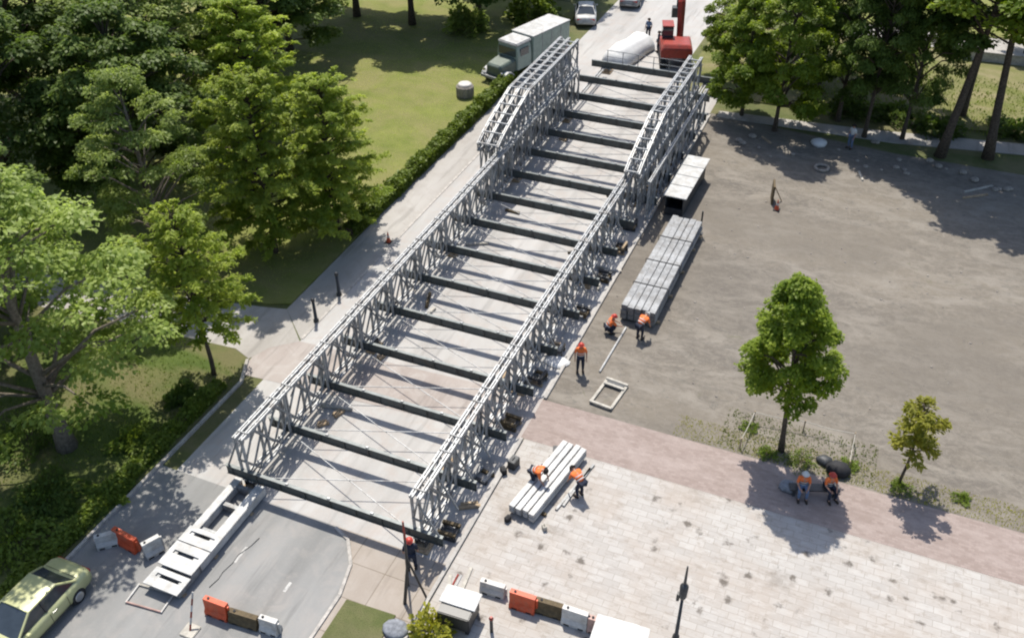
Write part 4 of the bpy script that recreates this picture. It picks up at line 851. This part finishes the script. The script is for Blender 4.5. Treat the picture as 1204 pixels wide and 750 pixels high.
for k, (x, y, lab) in enumerate([(-2.6, 62.8, 'grey car at the top edge on the far street, left lane')]):
    c3 = sedan(x, y, R(8), lab)
    for ch in c3.children:
        if ch.name.split('.')[0] in ('body', 'pillar', 'roof', 'roof_rail', 'bumper', 'mirror'): ch.data = ch.data.copy(); ch.data.materials[0] = M['galv_web']
# low wall by the distant path, benches
wl_ = thing('garden_wall', 'long low grey wall behind the tan lawn in the upper-right corner', 'wall', (0, 0, 0)); MB().bar((25.5, 59.6, .4), (60, 61.6, .4), .5, .8).obj('wall', M['kerb'], wl_); MB().bar((25.4, 59.6, .84), (60.1, 61.6, .84), .64, .08).obj('coping', M['walk'], wl_)

# ------------------------------------------------------------------ people
POSE = {}
def joints(pose):
    J = dict(pel=(0, 0, .96), che=(0, .01, 1.28), nec=(0, 0, 1.47), hea=(0, .03, 1.60), top=(0, .02, 1.72), shL=(-.19, 0, 1.42), elL=(-.27, -.02, 1.15), wrL=(-.27, .10, .92), haL=(-.27, .14, .84),
             hiL=(-.10, 0, .93), knL=(-.12, .03, .50), anL=(-.13, -.03, .09), toL=(-.15, .14, .045))
    if pose == 'bend':
        J.update(pel=(0, -.12, .93), che=(0, .16, 1.12), nec=(0, .33, 1.20), hea=(0, .44, 1.22), top=(0, .55, 1.24), shL=(-.19, .30, 1.15), elL=(-.24, .38, .87), wrL=(-.2, .50, .66), haL=(-.19, .53, .58), hiL=(-.10, -.12, .90), knL=(-.13, .02, .50))
    if pose == 'crouch':
        J.update(pel=(0, -.16, .38), che=(0, .02, .66), nec=(0, .10, .83), hea=(0, .17, .95), top=(0, .20, 1.06), shL=(-.19, .09, .79), elL=(-.25, .26, .58), wrL=(-.16, .46, .48), haL=(-.14, .53, .44), hiL=(-.11, -.14, .38), knL=(-.18, .26, .50), anL=(-.15, -.02, .09), toL=(-.17, .16, .045))
    if pose == 'sit':
        J.update(pel=(0, -.05, .50), che=(0, -.02, .80), nec=(0, .0, .98), hea=(0, .04, 1.11), top=(0, .04, 1.23), shL=(-.19, .0, .93), elL=(-.25, .10, .68), wrL=(-.16, .32, .58), haL=(-.12, .39, .56), hiL=(-.11, -.03, .49), knL=(-.15, .38, .50), anL=(-.15, .40, .09), toL=(-.17, .57, .045))
    for k in list(J):
        if k.endswith('L'): v = J[k]; J[k[:-1]+'R'] = (-v[0], v[1]+(.03 if pose == 'stand' and k[:2] in ('an', 'to', 'kn') else 0), v[2])
    return J
RAD = dict(pel=.135, che=.15, nec=.06, hea=.098, top=.075, sh=.075, el=.048, wr=.034, ha=.03, hi=.095, kn=.065, an=.045, to=.04)
def skinned(J, edges, scale, names, extra=0.0):
    me = bpy.data.meshes.new('tmp'); idx = {n: i for i, n in enumerate(names)}
    me.from_pydata([J[n] for n in names], [(idx[a], idx[b]) for a, b in edges], [])
    ob = bpy.data.objects.new('tmp', me); COL.objects.link(ob)
    md = ob.modifiers.new('s', 'SKIN'); md.use_smooth_shade = True
    for i, n in enumerate(names):
        r = RAD[n] if n in RAD else RAD[n[:2]]; r = r*scale+extra; me.skin_vertices[0].data[i].radius = (r*(1.12 if n in ('pel', 'che') else 1), r*(.82 if n in ('pel', 'che') else 1)); me.skin_vertices[0].data[i].use_root = (i == 0)
    sb = ob.modifiers.new('u', 'SUBSURF'); sb.levels = 1; sb.render_levels = 1
    dg = bpy.context.evaluated_depsgraph_get(); out = bpy.data.meshes.new_from_object(ob.evaluated_get(dg))
    bpy.data.objects.remove(ob); return out
def pose_meshes(pose):
    J = joints(pose); E_ = [('pel', 'che'), ('che', 'nec'), ('nec', 'hea'), ('hea', 'top')]
    for s in 'LR': E_ += [('che', 'sh'+s), ('sh'+s, 'el'+s), ('el'+s, 'wr'+s), ('wr'+s, 'ha'+s), ('pel', 'hi'+s), ('hi'+s, 'kn'+s), ('kn'+s, 'an'+s), ('an'+s, 'to'+s)]
    names = ['pel']+[b for a, b in E_]; body = skinned(J, E_, .92, names)
    # fingers, thumb, nose and ears joined into the body mesh
    f = MB()
    for s, sg_ in (('L', -1), ('R', 1)):
        h = Vector(J['ha'+s]); d = (h-Vector(J['wr'+s])).normalized(); sd = d.cross(Vector((0, 1, .2))).normalized()
        for k, ln in enumerate((.075, .085, .08, .062)):
            q = h+sd*(k-1.5)*.019+d*.012; f.tube([q, q+d*ln*.5, q+d*ln*.9+Vector((0, .012, 0))], [.0095, .009, .007], 5)
        q = h-sd*sg_*.03-d*.03; f.tube([q, q-sd*sg_*.02+d*.045], [.011, .008], 5)
    hd_ = Vector(J['hea']); up = (Vector(J['top'])-hd_).normalized(); fw = Vector((0, 1, 0)); fw = (fw-up*fw.dot(up)).normalized()
    f.tube([hd_+fw*.085+up*.02, hd_+fw*.118-up*.015, hd_+fw*.088-up*.03], [.012, .018, .012], 5)
    for sg_ in (-1, 1): f.tube([hd_+Vector((sg_*.085, 0, 0)), hd_+Vector((sg_*.108, -.01, .01))], [.025, .018], 6)
    for sg_ in (-1, 1): f.tube([hd_+fw*.082+Vector((sg_*.035, 0, 0))+up*.022, hd_+fw*.096+Vector((sg_*.035, 0, 0))+up*.022], [.014, .008], 5, 1)
    f.tube([hd_+fw*.085-up*.055-Vector((.028, 0, 0)), hd_+fw*.093-up*.055, hd_+fw*.085-up*.055+Vector((.028, 0, 0))], [.006, .009, .006], 5, 1)
    fm = f.mesh('f', [M['skin'], M['hair']]); bm = bmesh.new(); bm.from_mesh(body); bm.from_mesh(fm); bm.to_mesh(body); bm.free(); bpy.data.meshes.remove(fm)
    body.materials.clear(); body.materials.append(M['skin']); body.materials.append(M['hair']); body.name = 'body'
    ve = skinned(J, [('pel', 'che'), ('che', 'nec'), ('che', 'shL'), ('che', 'shR'), ('shL', 'elL'), ('shR', 'elR')], 1.08, ['che', 'pel', 'nec', 'shL', 'shR', 'elL', 'elR'], .008); ve.materials.clear(); ve.materials.append(M['vest'])
    tr_ = skinned(J, [('pel', 'hiL'), ('pel', 'hiR'), ('hiL', 'knL'), ('knL', 'anL'), ('hiR', 'knR'), ('knR', 'anR')], 1.10, ['pel', 'hiL', 'hiR', 'knL', 'anL', 'knR', 'anR'], .010); tr_.materials.clear(); tr_.materials.append(M['trousers'])
    bo = []
    for s in 'LR':
        a = Vector(J['an'+s]); t_ = Vector(J['to'+s]); b = MB(); b.tube([a+Vector((0, -.06, -.05)), a+Vector((0, -.02, -.035)), t_+Vector((0, 0, .005)), t_+Vector((0, .05, -.003))], [.045, .06, .05, .03], 8); bo.append(b.mesh('boot', M['boot'], True))
    hat = MB(); c = hd_+up*.055
    sdv = Vector((1, 0, 0)); hat.loft([[c+up*z+(sdv*math.cos(k*math.pi/6)+fw*math.sin(k*math.pi/6)*1.12)*r for k in range(12)] for r, z in ((.155, -.005), (.155, .005), (.118, .012), (.112, .06), (.08, .105), (.03, .122))])
    st_ = []
    for k in (.42, .85):
        a_ = Vector(J['pel']); c_ = Vector(J['che']); ax = (c_-a_).normalized(); fx = Vector((1, 0, 0)); fy = ax.cross(fx).normalized(); q = a_+(c_-a_)*k; b = MB(); rx, ry = .195, .158
        b.loft([[q+ax*dz+fx*math.cos(j*math.pi/8)*rx+fy*math.sin(j*math.pi/8)*ry for j in range(16)] for dz in (-.025, .025)], cap=False); st_.append(b.mesh('reflective_strip', M['hat_white'], True))
    return body, ve, tr_, bo, hat.mesh('hard_hat', M['hat_white'], True), st_
def person(x, y, rz, pose, label, z=.012, hat='hat_white', vest='vest', legs='trousers', bare=False, name='person'):
    if pose not in POSE: POSE[pose] = pose_meshes(pose)
    body, ve, tr_, bo, hm, st_ = POSE[pose]; o = thing(name, label, 'person', (x, y, z), rz)
    link('body', body, o)
    def cl(n, me, m):
        c = link(n, me, o); c.material_slots[0].link = 'OBJECT'; c.material_slots[0].material = M[m]
    cl('vest', ve, vest); cl('trousers', tr_, legs)
    for b in bo: link('boot', b, o)
    cl('hard_hat', hm, hat)
    if vest == 'vest':
        for m_ in st_: link('reflective_strip', m_, o)
    return o
def pp(px, py, *a, **k): p = at(px, py, .01); return person(p.x, p.y, *a, **k)
pp(682, 437, R(200), 'stand', 'worker in orange vest and dark trousers standing alone on the gravel by the bridge', hat='hat_red')
pp(752, 398, R(-20), 'bend', 'worker in orange vest leaning over the near end of the strapped beam stack')
pp(717, 391, R(-60), 'crouch', 'worker in orange vest crouching left of the strapped beam stack', hat='hat_red')
pp(629, 572, R(-100), 'bend', 'worker in orange vest bending beside the small beam pile, nearest the bridge', hat='hair')
pp(681, 583, R(60), 'bend', 'worker in orange vest stooping at the right side of the small beam pile', hat='hair')
bn = thing('low_bench', 'low dark bench in the shade of the maple on the pink path', 'bench', (21.75, 8.75, .012), R(20))
MB().box(-1.0, 1.0, -.2, .2, .36, .42).obj('seat', M['blackpaint'], bn)
for sx in (-.8, .8): MB().box(sx-.05, sx+.05, -.16, .16, 0, .36).obj('leg', M['dark_steel'], bn)
person(21.3, 8.62, R(195), 'sit', 'seated person in orange top, left of the two on the bench under the maple', hat='hat_white', legs='blue')
person(22.3, 8.98, R(215), 'sit', 'seated person in orange top, right of the two on the bench under the maple', hat='hat_red')
lump('duffel_bag', 20.75, 8.65, .38, .4, M['greycloth'], 'grey duffel bag at the left end of the bench', 'bag', 8)
person(8.35, -.9, R(30), 'stand', 'worker in dark clothes at the near end of the right truss', hat='hat_red', vest='trousers')
person(1.3, 54.5, R(170), 'stand', 'person in dark clothes behind the white tarpaulin heap', hat='hair', vest='blue')
person(2.9, 52.0, R(120), 'stand', 'person in dark clothes between tarpaulin heap and excavator', hat='hair', vest='trousers')
person(-3.2, 46.9, R(100), 'stand', 'worker in orange vest at the far end of the left truss', hat='hat_red')
person(19.3, 40.6, R(140), 'stand', 'person in pale clothes standing in the tree shade at the lot edge', hat='hair', vest='hat_white', legs='blue')
